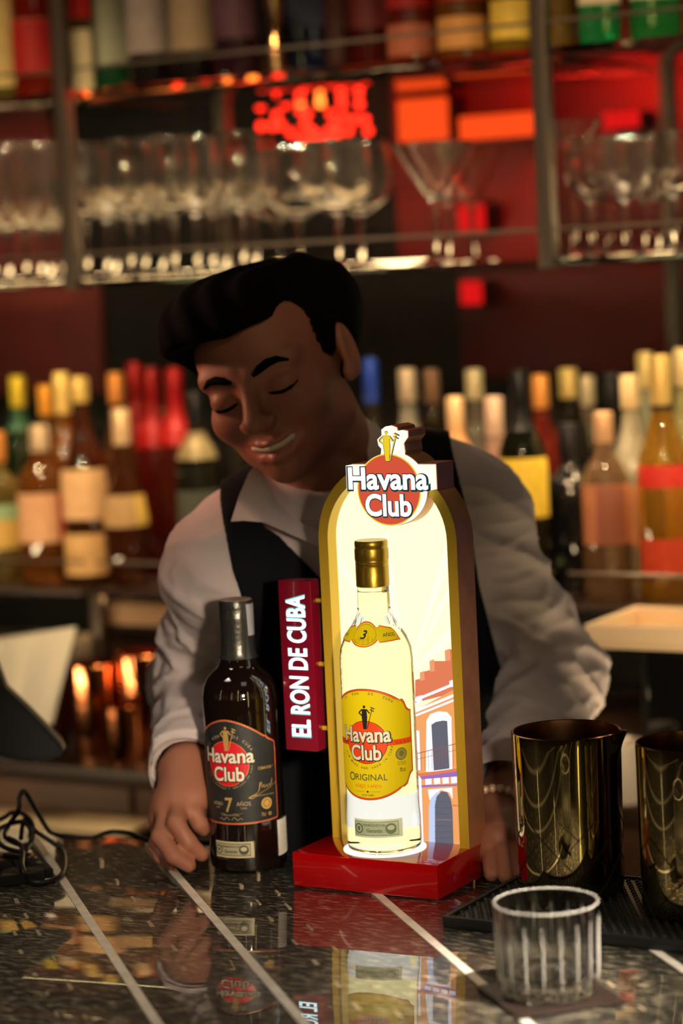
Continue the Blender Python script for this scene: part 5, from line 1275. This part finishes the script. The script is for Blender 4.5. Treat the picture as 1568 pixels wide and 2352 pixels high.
# --- collar: band round the neck and two leaves
def leaf(name, pts, th=.0025):
    bm = bmesh.new(); vs = [bm.verts.new(at(u, v, t)-np.array(per.location)) for u, v, t in pts]
    f = bm.faces.new(vs); bmesh.ops.triangulate(bm, faces=[f]); 
    bmesh.ops.subdivide_edges(bm, edges=bm.edges[:], cuts=2, use_grid_fill=True)
    bmesh.ops.smooth_vert(bm, verts=[v for v in bm.verts if not v.is_boundary], factor=.5, use_axis_x=True, use_axis_y=True, use_axis_z=True)
    r = bmesh.ops.extrude_face_region(bm, geom=bm.faces[:]); bmesh.ops.translate(bm, verts=[g for g in r['geom'] if isinstance(g, bmesh.types.BMVert)], vec=tuple(cH*th))
    return bobj(name, bm, M_shirt, per, True, 60)
leaf('collar_leaf', [(592, 1062, 2.545), (570, 1088, 2.540), (548, 1140, 2.525), (530, 1198, 2.512), (560, 1196, 2.508), (606, 1200, 2.500), (668, 1228, 2.500), (745, 1262, 2.510), (752, 1225, 2.520), (690, 1200, 2.530), (640, 1160, 2.540), (612, 1110, 2.545)])
leaf('collar_leaf', [(808, 948, 2.60), (836, 956, 2.605), (872, 985, 2.60), (918, 1030, 2.585), (900, 1075, 2.570), (860, 1130, 2.555), (846, 1060, 2.585), (838, 1000, 2.60)])
# --- hair
def hair(p):
    q = tohead(p)/1.0
    st = .0022*np.sin(q[:, 0]*190+np.sin(q[:, 1]*30)*2+q[:, 2]*40)*np.clip((q[:, 2]-.02)*15, 0, 1)
    d = ellip(q, A_([0, -.026, .030]), (.084, .106, .078))
    d = smin(d, ellip(q, A_([-.020, .056, .074]), (.066, .046, .034)), .025)
    d = smin(d, ellip(q, A_([-.045, .022, .078]), (.046, .060, .036)), .03)
    d = smin(d, ellip(q, A_([-.010, .010, .088]), (.060, .066, .030)), .03)
    d = smin(d, ellip(q, A_([.030, -.070, .050]), (.058, .062, .058)), .03)
    d = d+st
    x = np.abs(q[:, 0]); y = q[:, 1]; z = q[:, 2]
    line = np.interp(y, [-.12, -.055, -.03, -.012, .012, .030, .045, .07, .12], [-.055, -.050, -.045, .022, .002, .010, .050, .066, .075])
    line = line-np.clip((.03-x)*.15, 0, .01)
    d = smax(d, (line-z)*.8, .006)
    d = smax(d, -(head_sdf(q, False)-.0005), .002)
    return smax(d, -ellip(np.stack([x, y, z], 1), A_([.080, -.012, .002]), (.012, .021, .034)), .003)
M_hair = mat('black_hair', (0.0025, 0.002, 0.002), 0.8, spec=0.06)
hl = h2w((0, -.02, .04)); nets('hair', hair, hl-.21, hl+.21, .0026, M_hair, per)
# --- brows, lashes, teeth laid on the face
def face_y(x, z):
    y = .14; 
    for _ in range(60):
        d = float(head_sdf(np.array([[x, y, z]]), False)[0])
        if d < .0002: break
        y -= max(d*.7, .0002)
    return y
def face_strip(name, pts, rad, m, dy=0.0):
    P = [h2w((x, face_y(x, z)+dy, z))-np.array(per.location) for x, z in pts]
    V, F = tube_vf(P, rad, 8); return obj(name, V, F, m, per, True, 80)
for s in (-1, 1):
    face_strip('eyebrow', [(s*.012, .0205), (s*.020, .0245), (s*.030, .0275), (s*.040, .0275), (s*.050, .0225)], [.0024, .0044, .0046, .0036, .0014], M_hair, -.0008)
    face_strip('eyelash', [(s*.018, -.0022), (s*.024, -.0040), (s*.033, -.0052), (s*.042, -.0040), (s*.050, -.0005)], [.0008, .0020, .0024, .0024, .0010], M_hair, -.0004)
tp = [(x, (-.0655+9*x*x)*LF) for x in np.linspace(-.027, .027, 13)]
P = [h2w((x, .0885-abs(x)*.46, z+.0004))-np.array(per.location) for x, z in tp]
V, F = tube_vf(P, [.0012]+[.0040]*11+[.0012], 8); obj('teeth', V, F, mat('teeth', (.62, .54, .40), .3), per, True, 80)
# --- bracelet
br = [WL-dL*.012+(n_(np.cross(dL, cZ))*cos(a)+np.cross(dL, n_(np.cross(dL, cZ)))*sin(a))*.0335 for a in [2*pi*i/26 for i in range(26)]]
V, F = merge([([tuple(np.array(v)*.0048/.011+p-np.array(per.location)) for v in V0], F0) for p in br for V0, F0 in [lathe_vf([(0, -.011), (.0078, -.0078), (.011, 0), (.0078, .0078), (0, .011)], 10)]])
obj('bracelet', V, F, mat('pale_gold_beads', (.70, .50, .34), .3, metal=.4), per, True, 180)
